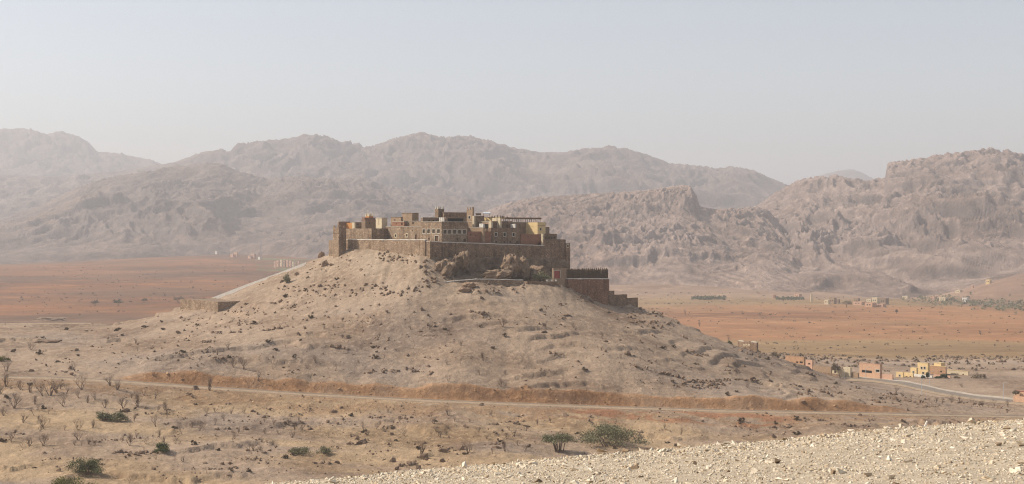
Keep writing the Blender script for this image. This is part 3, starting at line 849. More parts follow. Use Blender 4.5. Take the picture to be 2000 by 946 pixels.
bld('orange_turret', 'small orange turret with cream spiked merlons', 'turret', 721, 451, 713.5, 729, 422.5, -6, 'orange', merlons=('cream', .9, 3))
bld('pale_tower', 'pale ribbed square tower with shaded side in left row', 'tower', 745.6, 438, 734, 756.5, 425.8, -6, 'cream', [('L', 740, 433, 1.2, 14, 'shutter')], coping='coping')
# cluster behind the long house
bld('small_house', 'small tan house at the left of the rooftop cluster', 'house', 783, 434, 763, 787, 424.5, -6, 'mud_tan', [('L', 771, 430, 3, 2.5, 'plain')], coping='roofmud')
bld('cube_house', 'square tan house with shaded side on top of the cluster', 'house', 805, 441, 785, 817.6, 416.5, -6, 'mud_tan', coping='roofmud')
bld('low_roof_house', 'low sunlit house with dark openings just above the long house', 'house', 823, 429, 790, 826, 432.3, -6, 'mud_tan', [('L', 807, 436, 4, 3.6, 'plain'), ('L', 798, 436.5, 2.4, 2.4, 'plain')], coping='coping')
bld('low_roof_house', 'low reddish house with one dark doorway above the long house', 'house', 789, 429.5, 766, 791, 433.5, -6, 'mud_red', [('L', 785, 437.5, 4, 4, 'plain'), ('L', 774, 437.5, 2, 2, 'plain')], coping='coping')
bld('parapet_house', 'long grey brown house with three tiny windows above the window house', 'house', 826, 425, 822, 861, 425.3, -6, 'mud_brown', [('R', x, 431, 2.2, 2.4, 'plain') for x in (838.3, 846.8, 852)], coping='coping')
# keep
bld('keep_tower', 'tall keep tower with white tipped merlons', 'tower', 856, 436, 849.5, 867.5, 408.5, -6, 'stone_brown', merlons=('coping', .8, 2))
bld('keep_wall', 'long dark keep wall between the two crenellated towers', 'house', 867, 435.5, 864, 912, 415.5, -6, 'stone_brown', coping='stone_brown')
bld('keep_tower', 'sunlit tan keep tower with small merlons and dark window', 'tower', 923, 436, 911.5, 925.5, 410.5, -6, 'mud_tan', [('L', 916.8, 425, 3.6, 5, 'framed'), ('L', 917, 448, 3.6, 6, 'plain')], merlons=('mud_tan', 1.0, 3))
r_, g_ = bld('porch', 'dark covered porch with white posts below the keep wall', 'porch', 871, 424, 861, 911, 424.5, -6, 'mud_brown', [('R', 890, 430, 30, 6.5, 'plain')], parapet=.2)
for x in (862.5, 865.5, 869):
    s = solve(g_['Pc'], DL, x); slab_on(g_['Pc'], DL, -DR, s - .25, s + .25, zat(434, 424), zat(425, 424), .3, .7).build('post', M['white'], r_)
bld('brown_roof_house', 'brown house topped by a dark water tank right of the keep', 'house', 927, 431, 925.5, 945.5, 421.8, -6, 'mud_brown', [('R', 936, 425.5, 1.8, 2, 'plain')])
bld('cream_slot_wall', 'thin bright cream wall end beside the keep tower', 'wall', 925.5, 429, 922.8, 927, 422, -6, 'cream')
bld('cream_house', 'long cream roof house with white end wall', 'house', 976.5, 431, 944, 978, 424.5, -6, 'yellow', coping='cream')
bld('white_wall_house', 'bright white low wall along the cream roof house', 'wall', 976.8, 429, 961, 978, 426, -6, 'cream', parapet=.2)
bld('terrace_house', 'tan sunlit terrace house with dark doorway in the middle', 'house', 959, 427.5, 915, 962, 433, -6, 'mud_tan', [('L', 949.5, 442.5, 9, 9, 'plain'), ('L', 926, 443, 2.5, 3, 'plain'), ('L', 940, 434.8, 2, 2.4, 'plain')], coping='coping')
bld('white_cube', 'small dazzling white cube on the tan terrace', 'house', 943.5, 424, 936, 945, 437.3, -6, 'white', [('L', 940.6, 439, 1.2, 1.4, 'plain')], parapet=.2)
bld('white_block', 'little whitewashed block with one hole on the brown house roof', 'house', 1005.4, 431.6, 997, 1007, 437.8, -6, 'white', [('L', 1000.5, 441, 1.4, 1.6, 'plain')], parapet=.2)
bld('terrace_wall', 'low tan terrace wall above the reddish lower house', 'wall', 944, 421.5, 915, 947, 444.8, -6, 'mud_tan', coping='coping', parapet=.2)
bld('lit_side_panel', 'thin cream panel standing in for the lit left face of the brown house', 'wall', 959.4, 426.6, 954.5, 960.4, 433, zat(452, 426), 'cream', parapet=.2)  # added skin: cream colour carries the light on the brown house's left face
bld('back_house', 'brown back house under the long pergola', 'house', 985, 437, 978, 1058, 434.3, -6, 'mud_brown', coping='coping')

# pergola on the back house
pg = empty('pergola', W(1020, 434, 439)); tag(pg, 'long dark roof pergola on thin posts behind the yellow house', 'pergola')
O = Vector(W(987, HY, 438)[:2]); Lp = solve(O, DR, 1055)
for i in range(9):
    s = Lp * i / 8
    for off in (0, 3.0):
        q = O + DR * s + DL * off
        mb = MB(); mb.prism([(q.x - .08, q.y - .08), (q.x + .08, q.y - .08), (q.x + .08, q.y + .08), (q.x - .08, q.y + .08)], zat(434.4, 438), zat(428, 438)); mb.build('post', M['shutter'], pg)
mb = slab_on(O, DR, -DL, -.3, Lp + .3, zat(428, 438), zat(425.9, 438), -3.4, .3); mb.build('canopy', M['reed'], pg)
for i in range(18):
    s = Lp * i / 17
    slab_on(O, DR, -DL, s - .06, s + .06, zat(425.9, 438) + .003, zat(425.9, 438) + .18, -3.6, .5).build('rafter', M['shutter'], pg)

# roof-top things
def simple_box(name, label, cat, px0, px1, py0, py1, Y, depth, mat, parts=()):
    x0, _, z1 = W(px0, py0, Y); x1, _, z0 = W(px1, py1, Y)
    o = empty(name, (x0, Y, z0)); tag(o, label, cat)
    return o, x0, x1, z0, z1
o, x0, x1, z0, z1 = simple_box('water_tank', 'dark water tank on legs on the brown roof', 'tank', 929, 939.6, 416.8, 421.8, 434, 2, 'dark')
mb = MB(); mb.prism([(x0, 434), (x1, 434), (x1, 436), (x0, 436)], z0 + .25, z1); mb.build('tank_body', M['reed'], o)
for xx in (x0 + .1, x1 - .1):
    for yy in (434.1, 435.9):
        mb = MB(); mb.tube((xx, yy, z0 - .2), (xx, yy, z0 + .25), .06, .06); mb.build('leg', M['metal'], o)
o, x0, x1, z0, z1 = simple_box('awning', 'pale blue flat awning on posts above the cream roof house', 'awning', 944, 957.6, 416.2, 424.5, 434, 3, 'panel')
mb = MB(); mb.prism([(x0, 433), (x1, 433), (x1, 436.5), (x0, 436.5)], z1 - .25, [z1 - .1, z1 - .1, z1 + .25, z1 + .25]); mb.build('canopy', M['panel'], o)
for xx in (x0 + .15, x1 - .15):
    for yy in (433.2, 436.2):
        mb = MB(); mb.tube((xx, yy, z0), (xx, yy, z1 - .22), .07, .07); mb.build('post', M['shutter'], o)
ORD = ('first', 'second', 'third', 'fourth', 'fifth', 'sixth', 'seventh', 'eighth', 'ninth', 'tenth', 'eleventh', 'twelfth', 'thirteenth', 'fourteenth', 'fifteenth', 'sixteenth', 'seventeenth', 'eighteenth', 'nineteenth', 'twentieth')
for i, (px, py, h) in enumerate(((961, 424.6, 3.2), (966, 424.6, 2.6), (972, 425, 5), (978, 424.6, 4), (981, 424.5, 3), (984, 425, 3.4), (991, 426, 3))):
    X, Y, Z = W(px, py, 430.2)
    o = empty('roof_finial', (X, Y, Z)); tag(o, 'small dark urn finial on the cream house roof, %s from left' % ORD[i], 'finial', 'urn finials on the cream house parapet')
    hh = h * .157; mb = MB(); mb.tube((X, Y, Z - .3), (X, Y, Z + hh * .4), .1, .16, 6); mb.tube((X, Y, Z + hh * .4), (X, Y, Z + hh * .8), .22, .16, 6); mb.build('urn', M['reed'], o)
    mb = MB(); mb.tube((X, Y, Z + hh * .8), (X, Y, Z + hh), .1, .03, 6); mb.build('tip', M['shutter'], o)

# lower terrace at the right of the fort
long_wall('terrace_retaining_wall', 'tall red brown retaining wall under the reed fence', [Vector(W(1109, HY, 417)[:2]), Vector(W(1188, HY, 428)[:2]), Vector(W(1190, HY, 436)[:2])], [zat(545.5, 417), zat(545.5, 428), zat(545.5, 436)], -28, 'stone_red', th=.8)
a = Vector(W(1109, HY, 417.3)[:2]); b = Vector(W(1187.5, HY, 428.2)[:2])
fo = empty('reed_fence', (a.x, a.y, zat(545, 417))); tag(fo, 'tall dry reed fence standing on the red brown retaining wall', 'fence')
mb = MB(); rr_ = random.Random(4)
for i in range(420):
    t = i / 419; q = a.lerp(b, t); z0 = zat(545, q.y) + .15
    h = (20 + rr_.uniform(-2.5, 1.0) + (2 * math.sin(i * .3) if t > .35 else 0)) / F * q.y - .2
    q = q + Vector((rr_.uniform(-.03, .03), .35 + rr_.uniform(-.06, .06)))
    mb.tube((q.x, q.y, z0), (q.x + rr_.uniform(-.08, .08), q.y, z0 + h), .08, .05, 3)
tag(mb.build('reeds', M['reed'], fo), kind='stuff')
for i in range(9):
    q = a.lerp(b, i / 8) + Vector((0, .22)); z0 = zat(545, q.y) + .1
    mb = MB(); mb.tube((q.x, q.y, z0), (q.x, q.y, z0 + 2.3), .06, .05); mb.build('post', M['shutter'], fo)
for k, zz in enumerate((.7, 2.2)):
    mb = MB(); mb.tube((a.x, a.y + .24, zat(545, a.y) + zz), (b.x, b.y + .24, zat(545, b.y) + zz), .04, .04, 4); mb.build('rail', M['shutter'], fo)
bld('gate_house', 'small gate house with red door and pale surround at the reed fence', 'gate', 1081, 414.5, 1080, 1110, 524.5, -19, 'mud_tan', [('R', 1088, 536.5, 12, 15, 'reddoor')], roofmat='reed')
for lab, x0, x1, yt, Y0 in (('first and tallest step of the brown stepped wall below the reed fence', 1189, 1200, 569, 430), ('middle step of the brown stepped wall below the reed fence', 1200, 1225, 576, 432), ('last low grey block of the stepped wall on the skyline', 1225, 1246, 582.5, 436)):
    bld('stepped_wall', lab, 'wall', x0, Y0, x0 - .5, x1, yt, -30, 'stone_brown', parapet=.15)
pw = [W(795, 557, 391), W(860, 550.5, 394), W(930, 544, 398), W(990, 545, 402), W(1022, 546, 405)]
long_wall('path_wall', 'low pale capped wall of the path climbing below the crags', [Vector(p[:2]) for p in pw], [p[2] - .3 for p in pw], [p[2] - 1.8 for p in pw], 'stone_light', th=.6, cop='white')
pw = [W(1030, 549, 405), W(1060, 550, 407), W(1095, 550.5, 411)]
long_wall('garden_wall', 'short low wall in front of the fort tree and red door', [Vector(p[:2]) for p in pw], [p[2] for p in pw], -20, 'stone_brown', th=.6, cop=None)
for i, px in enumerate((1069, 1078, 1086)):
    X, Y, Z = W(px, 550, 410)
    o = empty('plant_pot', (X, Y, Z)); tag(o, 'small white pot on the low wall by the red door, %s from left' % ORD[i], 'pot', 'white pots by the red door')
    mb = MB(); mb.tube((X, Y + .3, Z), (X, Y + .3, Z + .5), .22, .32, 8); mb.build('pot', M['white'], o)
    mb = MB(); mb.tube((X, Y + .3, Z + .5), (X + .05, Y + .3, Z + .95), .08, .16, 5); mb.build('plant', M['leafgrey'], o)

# stairway up the left spur and its platform
st = empty('stairway', W(405, 586, 456)); tag(st, 'long pale stairway with two parapets climbing the left spur', 'stairway')
SP = [W(405, 586, 456), W(478, 558, 450), W(540, 535.7, 445), W(595, 514.5, 440.5)]
SQ = [Vector(p) for p in SP]
for k, dy in ((0, 0.0), (1, 2.6)):
    mb = MB()
    for a, b in zip(SQ[:-1], SQ[1:]):
        n_ = 6
        for i in range(n_):
            p = a.lerp(b, i / n_); q = a.lerp(b, (i + 1) / n_)
            mb.prism([(p.x, p.y + dy), (q.x, q.y + dy), (q.x, q.y + dy + .35), (p.x, p.y + dy + .35)], [p.z - 3, q.z - 3, q.z - 3, p.z - 3], [p.z + (.25 if k else 0), q.z + (.25 if k else 0), q.z + (.25 if k else 0), p.z + (.25 if k else 0)])
    mb.build('parapet', M['white'], st)
ns = 60
tot = SQ[-1] - SQ[0]
for i in range(ns):
    t = i / ns
    seg = 0 if t < .385 else (1 if t < .711 else 2)
    t0 = (0, .385, .711, 1)
    p = SQ[seg].lerp(SQ[seg + 1], (t - t0[seg]) / (t0[seg + 1] - t0[seg]))
    mb = MB(); mb.prism([(p.x, p.y + .36), (p.x + .56, p.y + .36), (p.x + .56, p.y + 2.59), (p.x, p.y + 2.59)], p.z - 2.2, p.z - .75)
    mb.build('step', M['track'], st)
bld('stone_platform', 'stone platform with dark shaded front on the left spur', 'platform', 425, 425, 352, 487, 590, -28, 'stone_light', parapet=.05, thick=.5)

# crags under the shaded wall
def rock_mass(name, label, c, size, seed, mat='crag', lean=0.0, sub=4, ribs=1.0):
    bm = bmesh.new(); bmesh.ops.create_icosphere(bm, subdivisions=sub, radius=1.0)
    co = np.array([v.co[:] for v in bm.verts])
    sq = np.abs(co).max(1); co = co / (sq[:, None] * .55 + .45)                       # blockier than a ball
    d = 1 + .4 * fbm(co[:, 0] * 1.1 + seed, co[:, 2] * .9 + co[:, 1] * 1.3, 3, .55, seed) + .32 * ribs * (ridged(co[:, 0] * 1.5 + co[:, 1] * 1.3 + seed, co[:, 2] * .8, 3, .6, seed + 3) - .5)
    co = co * d[:, None]
    co[:, 2] += .3 * perlin(co[:, 0] * 2.2 + seed, co[:, 1] * 2.2, seed + 5) * (co[:, 2] > 0)
    co[:, 0] *= 1 - .1 * np.clip(co[:, 2], -1, 1); co[:, 0] += lean * co[:, 2]
    for v, q in zip(bm.verts, co): v.co = (q[0] * size[0] + c[0], q[1] * size[1] + c[1], q[2] * size[2] + c[2])
    me = bpy.data.meshes.new(name); bm.to_mesh(me); bm.free(); me.materials.append(M[mat])
    o = bpy.data.objects.new(name, me); C.objects.link(o)
    if label: tag(o, label, 'rock')
    return o
# the natural rock face that carries the shaded wall
s0, s1 = 1.5, solve(FC, DR, 1112)
cs, cz_ = np.meshgrid(np.linspace(s0, s1, 150), np.linspace(0, 1, 44))
ztop = -6.6 - 1.6 * sstep(0, 1, (cs - s0) / (s1 - s0)) + 1.5 * fbm(cs * .16, cs * 0 + 2.2, 4, .6, 91)
zz_ = -17 + (ztop + 17) * cz_
outw = .35 + (1 - cz_) ** 1.3 * 2.6 + 6.0 * (ridged(cs * .15, zz_ * .09, 6, .64, 93) - .52) * (1 - cz_ * .5) + .5 * fbm(cs * .9, zz_ * .5, 4, .6, 95)
outw = np.where(cz_ > .985, -.4, np.maximum(outw, .12))
cx = FC.x + DR.x * cs - DL.x * outw; cy = FC.y + DR.y * cs - DL.y * outw
ii = np.arange(cs.size).reshape(cs.shape)
o = np_mesh('rock_crag', np.c_[cx.ravel(), cy.ravel(), zz_.ravel()], np.c_[ii[:-1, :-1].ravel(), ii[:-1, 1:].ravel(), ii[1:, 1:].ravel(), ii[1:, :-1].ravel()], M['crag'])
tag(o, 'dark shaded natural rock face under the long fort wall', 'rock')
for lab, px, py, Y, w, h, dpt, lean, sd in (
    ('pale sloping crag spur under the corner pier', 864, 533, 402.5, 34, 40, 3.6, .5, 1),
    ('twin upright rock fin, the nearer to the corner pier', 889, 514, 406.5, 15, 26, 1.6, .4, 2),
    ('tall upright rock fin with jagged top beside the twin fin', 905, 509, 408, 17, 30, 1.6, .1, 3),
    ('low pale rock ridge rising towards the big crag', 966, 539, 408, 44, 20, 2.6, .4, 4),
    ('big jagged pale crag in the middle of the shaded wall', 996, 522, 414, 27, 42, 2.4, .2, 5),
    ('rounded greenish crag joined to the big jagged crag', 1018, 525, 417, 24, 36, 2.2, -.1, 6),
    ('dark ribbed crag in shade left of the fort tree', 1046, 536, 421, 30, 26, 2.2, .1, 7)):
    X, Yy, Z = W(px, py, Y); s_ = Y / F
    rock_mass('rock_outcrop', lab, (X, Y, Z), (w * s_ * .66, dpt * 1.2, h * s_ * .56), sd * 7, 'crag', lean, 4)
for lab, px, py, w, h, sd in (('pale leaning boulder group at the foot of the path wall', 915, 556, 26, 14, 21), ('large flat boulder below the path wall', 908, 565, 24, 9, 22), ('knobbly boulder on the left skyline below the tower', 628, 497, 12, 14, 23), ('brown boulder on the bare slope left of the fort', 634, 514, 12, 12, 24)):
    X, Y, Z = hit(px, py + h * .4); s_ = Y / F
    rock_mass('boulder', lab, (X, Y, Z + h * s_ * .2), (w * s_ * .5, w * s_ * .4, h * s_ * .5), sd, 'rock', .1, 3)
X, Y, Z = hit(85, 628)
rock_mass('rock_outcrop', 'long grey rocky knob beside the farm track on the left', (X, Y + 14, Z + .2), (12, 6, 1.9), 31, 'rock', .1, 4)
X, Y, Z = hit(90, 669)
rock_mass('rock_slab', 'dark flat rock slab on the bare grey slope at left', (X, Y, Z + .1), (3.6, 2, .6), 33, 'rockdark', .4, 3)

# ------------------------------------------------------------------ rocks scattered on the hill, and the stony bank
def rock_templates(k, seed, npts=11, flat=.7):
    out = []; rs = np.random.RandomState(seed)
    for _ in range(k):
        p = rs.normal(size=(npts, 3)); p /= np.linalg.norm(p, axis=1)[:, None]; p *= rs.uniform(.75, 1.1, (npts, 1)); p *= np.array((1, rs.uniform(.6, .95), flat * rs.uniform(.6, 1.1)))
        bm = bmesh.new()
        for q in p: bm.verts.new(q)
        r_ = bmesh.ops.convex_hull(bm, input=bm.verts)
        junk = [g for g in r_['geom_interior'] if isinstance(g, bmesh.types.BMVert)]
        if junk: bmesh.ops.delete(bm, geom=junk, context='VERTS')
        bmesh.ops.triangulate(bm, faces=bm.faces)
        bm.verts.index_update()
        V = np.array([v.co[:] for v in bm.verts]); Fc = np.array([[v.index for v in f.verts] for f in bm.faces]); bm.free()
        out.append((V, Fc))
    return out

def rotm(rs, tilt):
    a = rs.uniform(0, 2 * math.pi); b = rs.normal() * tilt; c = rs.normal() * tilt
    ca, sa, cb, sb, cc, sc = math.cos(a), math.sin(a), math.cos(b), math.sin(b), math.cos(c), math.sin(c)
    return np.array(((ca, -sa, 0), (sa, ca, 0), (0, 0, 1))) @ np.array(((1, 0, 0), (0, cb, -sb), (0, sb, cb))) @ np.array(((cc, 0, sc), (0, 1, 0), (-sc, 0, cc)))

def scatter(parent, items, temps, mat, name, stuff_name, label, rs, tilt, keep=300, rank=None):
    """items: (x,y,z,size). The `keep` that show largest become objects, the rest one mesh"""
    rank = rank or (lambda it: it[3] / it[1])
    vis = lambda it: abs(it[0] / it[1]) < .364 and (HY - it[2] / it[1] * F) < 946
    items = sorted(items, key=lambda it: -(rank(it) if vis(it) else rank(it) * .01))
    mes = []
    for V, Fc in temps:
        me = bpy.data.meshes.new(name); me.from_pydata([tuple(v) for v in V], [], [tuple(f) for f in Fc]); me.materials.append(mat); mes.append(me)
    for x, y, z, s in items[:keep]:
        o = bpy.data.objects.new(name, mes[rs.randint(len(mes))]); C.objects.link(o)
        o.location = (x, y, z); o.scale = (s, s, s); o.rotation_euler = (rs.normal() * tilt, rs.normal() * tilt, rs.uniform(0, 6.28)); o.parent = parent
    VV, FF, k = [], [], 0
    for x, y, z, s in items[keep:]:
        V, Fc = temps[rs.randint(len(temps))]
        VV.append((V * s) @ rotm(rs, tilt).T + np.array((x, y, z))); FF.append(Fc + k); k += len(V)
    o = np_mesh(stuff_name, np.concatenate(VV), np.concatenate(FF), mat); o.parent = parent
    tag(o, label, kind='stuff')

rs = np.random.RandomState(5)
items = []
cand = np.c_[rs.uniform(-175, 175, 30000), rs.uniform(238, 447, 30000)]
dens = sstep(-.25, .45, fbm(cand[:, 0] * .03, cand[:, 1] * .05, 4, .55, 201))
dens *= np.where(cand[:, 0] < -70, .45, 1)
dr_ = cand[:, 1] - road_y(cand[:, 0]); dens = np.where(np.abs(dr_) < 3.2, 0, dens)
dens = np.where((dr_ < -3) & (dr_ > -16), np.maximum(dens, .75), dens)
sel = rs.rand(len(cand)) < dens * .42
cand = cand[sel]; cz = ground_z(cand[:, 0], cand[:, 1])
for (x, y), z in zip(cand, cz):
    s = min(1.25, .17 * rs.pareto(2.0) + .12)
    items.append((x, y, z + s * .1, s))
# ledges of broken rock along the contours
seeds = np.c_[rs.uniform(-90, 135, 95), rs.uniform(250, 385, 95)]
for sx, sy in seeds:
    if abs(sy - float(road_y(sx))) < 7: continue
    x, y = sx, sy; L = rs.uniform(3, 17); t = 0
    big = rs.uniform(.3, .7); wob = rs.uniform(-.3, .3)
    while t < L:
        g0 = ground_z(np.array([x, x + 1, x]), np.array([y, y, y + 1]))
        gx, gy = g0[1] - g0[0], g0[2] - g0[0]; gl = math.hypot(gx, gy) + 1e-5
        stp = rs.uniform(.3, 1.8); wob += rs.normal() * .2; wob *= .85
        x += (gy / gl * .8 + .2) * stp; y += (-gx / gl * .8 + wob) * stp; t += stp
        if abs(y - float(road_y(x))) < 3.5: break
        for _ in range(rs.randint(1, 5)):
            s = big * rs.uniform(.3, 1.25) ** 1.3; xx, yy = x + rs.normal() * .5, y + rs.normal() * .4
            items.append((xx, yy, float(g0[0]) + (xx - x) * gx + (yy - y) * gy + s * .1, s))
# clumps of rocks
ck = np.c_[rs.uniform(-130, 135, 190), rs.uniform(245, 425, 190)]
for sx, sy in ck:
    if abs(sy - float(road_y(sx))) < 7 or (sx < -75 and rs.rand() < .6): continue
    g0 = ground_z(np.array([sx, sx + 1, sx]), np.array([sy, sy, sy + 1])); gx, gy = g0[1] - g0[0], g0[2] - g0[0]
    R0 = rs.uniform(.8, 3.2); big = rs.uniform(.25, .8)
    for _ in range(rs.randint(5, 16)):
        dx, dy = rs.normal() * R0, rs.normal() * R0 * .8; s = big * rs.uniform(.25, 1.1) ** 1.5
        items.append((sx + dx, sy + dy, float(g0[0]) + dx * gx + dy * gy + s * .1, s))
# rubble apron under the crags, the pier and the stepped wall
for px0, px1, py0, py1, k, smax in ((820, 905, 520, 556, 70, .9), (905, 1030, 548, 575, 60, .8), (1130, 1190, 570, 592, 70, .5), (600, 700, 488, 530, 40, .6), (740, 835, 490, 515, 70, .8), (540, 830, 556, 580, 110, .8), (1560, 1650, 755, 775, 30, .7), (480, 700, 790, 840, 90, .7), (1230, 1330, 590, 640, 60, .7), (350, 520, 600, 645, 110, .6), (190, 420, 640, 720, 90, .5), (180, 400, 735, 742, 1, .5), (560, 760, 560, 640, 90, .6)):
    for _ in range(k):
        X, Y, Z = hit(rs.uniform(px0, px1), rs.uniform(py0, py1)); s = rs.uniform(.2, 1) ** 2 * smax + .1
        items.append((X, Y, Z + s * .15, s))
scatter(ground, items, rock_templates(9, 3, 11, .85), M['rockdark'], 'rock', 'loose_rocks', 'scattered loose brown rocks on the hillside', rs, .35)
items = []
for _ in range(800):
    X = rs.uniform(-105, 90); d = rs.uniform(2.7, 6.0) if rs.rand() < .6 else -rs.uniform(3.2, 12)
    if d > 0 and float(bank_h(np.array([X]))[0]) < .5: continue
    s = min(.6, .07 * rs.pareto(2.0) + .07); items.append((X, float(road_y(X)) + d, 0, s))
zz = ground_z(np.array([i[0] for i in items]), np.array([i[1] for i in items]))
items = [(x, y, z + s * .1, s) for (x, y, _, s), z in zip(items, zz)]
scatter(ground, items, rock_templates(5, 15, 10, .6), M['cutrock'], 'cut_rock', 'cut_rubble', 'orange rubble of the road cutting', rs, .3, keep=0)
# rocky belt behind the village
items = []
for _ in range(650):
    px = rs.uniform(1480, 2150); Y = rs.uniform(545, 690); X = (px - 1000) / F * Y
    if fbm(np.array([X * .02]), np.array([Y * .03]), 3, .5, 222)[0] < -.08: continue
    s = rs.uniform(.3, 1) ** 2 * 1.6 + .2
    items.append((X, Y, float(ground_z(np.array([X]), np.array([Y]))[0]) + s * .1, s))
tag_p = scatter(ground, items, rock_templates(5, 8), M['rockdark'], 'belt_rock', 'belt_rocks', 'dark broken rocks in the belt behind the roadside houses', rs, .3, keep=0)

# bank of pale broken stone close to the camera
def bank_z(X, Y):
    px = X / 45.0 * F + 1000
    ec = -((946 - (px - 530) * 131 / 1470.0) - HY) / F
    zc = np.clip(ec, -.30, -.10) * 45
    z = -1.8 + (zc + 1.8) * Y / 45.0
    z = np.where(Y > 45, zc - (Y - 45) * .62, z)
    return z + fbm(X * .3, Y * .3, 4, .5, 301) * .12 * sstep(4, 14, Y)
bx, by = np.meshgrid(np.linspace(-34, 40, 190), np.r_[np.linspace(2, 14, 14, endpoint=False), np.linspace(14, 50, 120, endpoint=False), np.linspace(50, 84, 14)])
bz = bank_z(bx, by)
ii = np.arange(bx.size).reshape(bx.shape)
bank = np_mesh('stony_bank', np.c_[bx.ravel(), by.ravel(), bz.ravel()], np.c_[ii[:-1, :-1].ravel(), ii[:-1, 1:].ravel(), ii[1:, 1:].ravel(), ii[1:, :-1].ravel()], M['bank'], True)
tag(bank, kind='structure')
_bx, _by = np.meshgrid(np.arange(200) / 4. - 20, np.arange(140) / 4. + 15)
bare = fbm(_bx * .35, _by * .35, 4, .6, 333)
items = []
k = 0
while k < 52000:
    Y = 15.5 + 32 * rs.rand() ** .9; X = rs.uniform(-.33, .44) * Y
    if X < -12 + (47 - Y) * .12: continue
    if rs.rand() < .4 * float(sstep(.05, .4, bare[int((Y - 15) * 4), int((X + 20) * 4)])): continue
    s = min(.17, (.02 * rs.pareto(2.4) + .037) * (.45 + .55 * Y / 45) * (1.35 if Y > 41 else 1))
    items.append((X, Y, 0.0, s)); k += 1
zz = bank_z(np.array([i[0] for i in items]), np.array([i[1] for i in items]))
items = [(x, y, z + s * rs.uniform(-.3, .25), s) for (x, y, _, s), z in zip(items, zz)]
for px, py, s in ((1178, 880, .26), (1325, 850, .2), (1222, 876, .2), (1900, 829, .2), (1660, 845, .18), (908, 905, .2), (1760, 833, .18)):
    Y = 44.5; X = (px - 1000) / F * Y; items.append((X, Y, float(bank_z(np.array([X]), np.array([Y]))[0]) + s * .5, s))
scatter(bank, items, rock_templates(9, 12, 7, .6), M['pale_stone'], 'stone', 'small_stones', 'pale broken stones covering the near bank', rs, .3)
for i, (px, h, lean) in enumerate(((1803, 1.05, .35),)):
    Y = 45.2; X = (px - 1000) / F * Y; Z = float(bank_z(np.array([X]), np.array([Y]))[0])
    o = empty('marker_stone', (X, Y, Z)); tag(o, 'leaning white marker stone at the edge of the near stony bank', 'stone')
    mb = MB(); hh = 16 / F * Y; mb.tube((X, Y, Z - .1), (X + .13, Y, Z + hh), .05, .03, 6); mb.build('shaft', M['white'], o)

# ------------------------------------------------------------------ vegetation
def branchy(seed, depth=4, spread=.6, up=.55, k=3, stems=3):
    """leafless shrub of unit height: returns (limbs MB, twigs MB)"""
    r = random.Random(seed); limbs = MB(); twigs = MB()
    def grow(p, d, L, rad, lev):
        nseg = 2 if lev < 4 else 1
        for i in range(nseg):
            q = p + d * (L / nseg); r1 = rad * .8
            (limbs if lev < 2 else twigs).tube(p, q, rad, r1, 5 if lev < 2 else 3)
            p = q; rad = r1
            d = (d + Vector((r.uniform(-.25, .25), r.uniform(-.25, .25), r.uniform(-.05, .2)))).normalized()
        if lev >= depth: return
        for _ in range(k if lev else k + 1):
            nd_ = (d + Vector((r.uniform(-1, 1), r.uniform(-1, 1), r.uniform(-.3, .7) * up + .1)) * spread * 1.3).normalized()
            if nd_.z < -.1: nd_.z = .1
            grow(p, nd_, L * r.uniform(.6, .85), rad * .66, lev + 1)
    for s in range(stems):
        d = Vector((r.uniform(-.6, .6), r.uniform(-.6, .6), 1)).normalized()
        grow(Vector((r.uniform(-.05, .05), r.uniform(-.05, .05), -.04)), d, .34 * r.uniform(.8, 1.15), .034, 0)
    zmax = max(v[2] for v in limbs.v + twigs.v)
    for b in (limbs, twigs): b.v = [(x / zmax, y / zmax, z / zmax) for x, y, z in b.v]
    return limbs, twigs

shrub_meshes = []
for i, (sp, st_, kk) in enumerate(((.6, 3, 3), (.45, 5, 3), (.8, 2, 3), (.6, 1, 3), (.5, 6, 2), (.75, 4, 3))):
    l, t = branchy(40 + i, 5 if st_ < 4 or kk == 2 else 4, sp, .6, kk, st_)
    ml = bpy.data.meshes.new('trunk'); ml.from_pydata(l.v, [], l.f); ml.materials.append(M['wood'])
    mt = bpy.data.meshes.new('crown'); mt.from_pydata(t.v, [], t.f); mt.materials.append(M['wood'])
    shrub_meshes.append((ml, mt))

def dead_shrub(px, py, hpx, label, group, var=None, name='leafless_shrub', wide=1.0, pos=None):
    X, Y, Z = pos or hit(px, py)
    h = hpx / F * Y
    v = RNG.randrange(len(shrub_meshes)) if var is None else var
    o = empty(name, (X, Y, Z - .03)); o.scale = (h * wide, h * wide, h); o.rotation_euler = (0, 0, RNG.uniform(0, 6.28))
    tag(o, label, 'shrub', group)
    for nm, me in zip(('trunk', 'crown'), shrub_meshes[v]):
        c = bpy.data.objects.new(nm, me); C.objects.link(c); c.parent = o
    return o

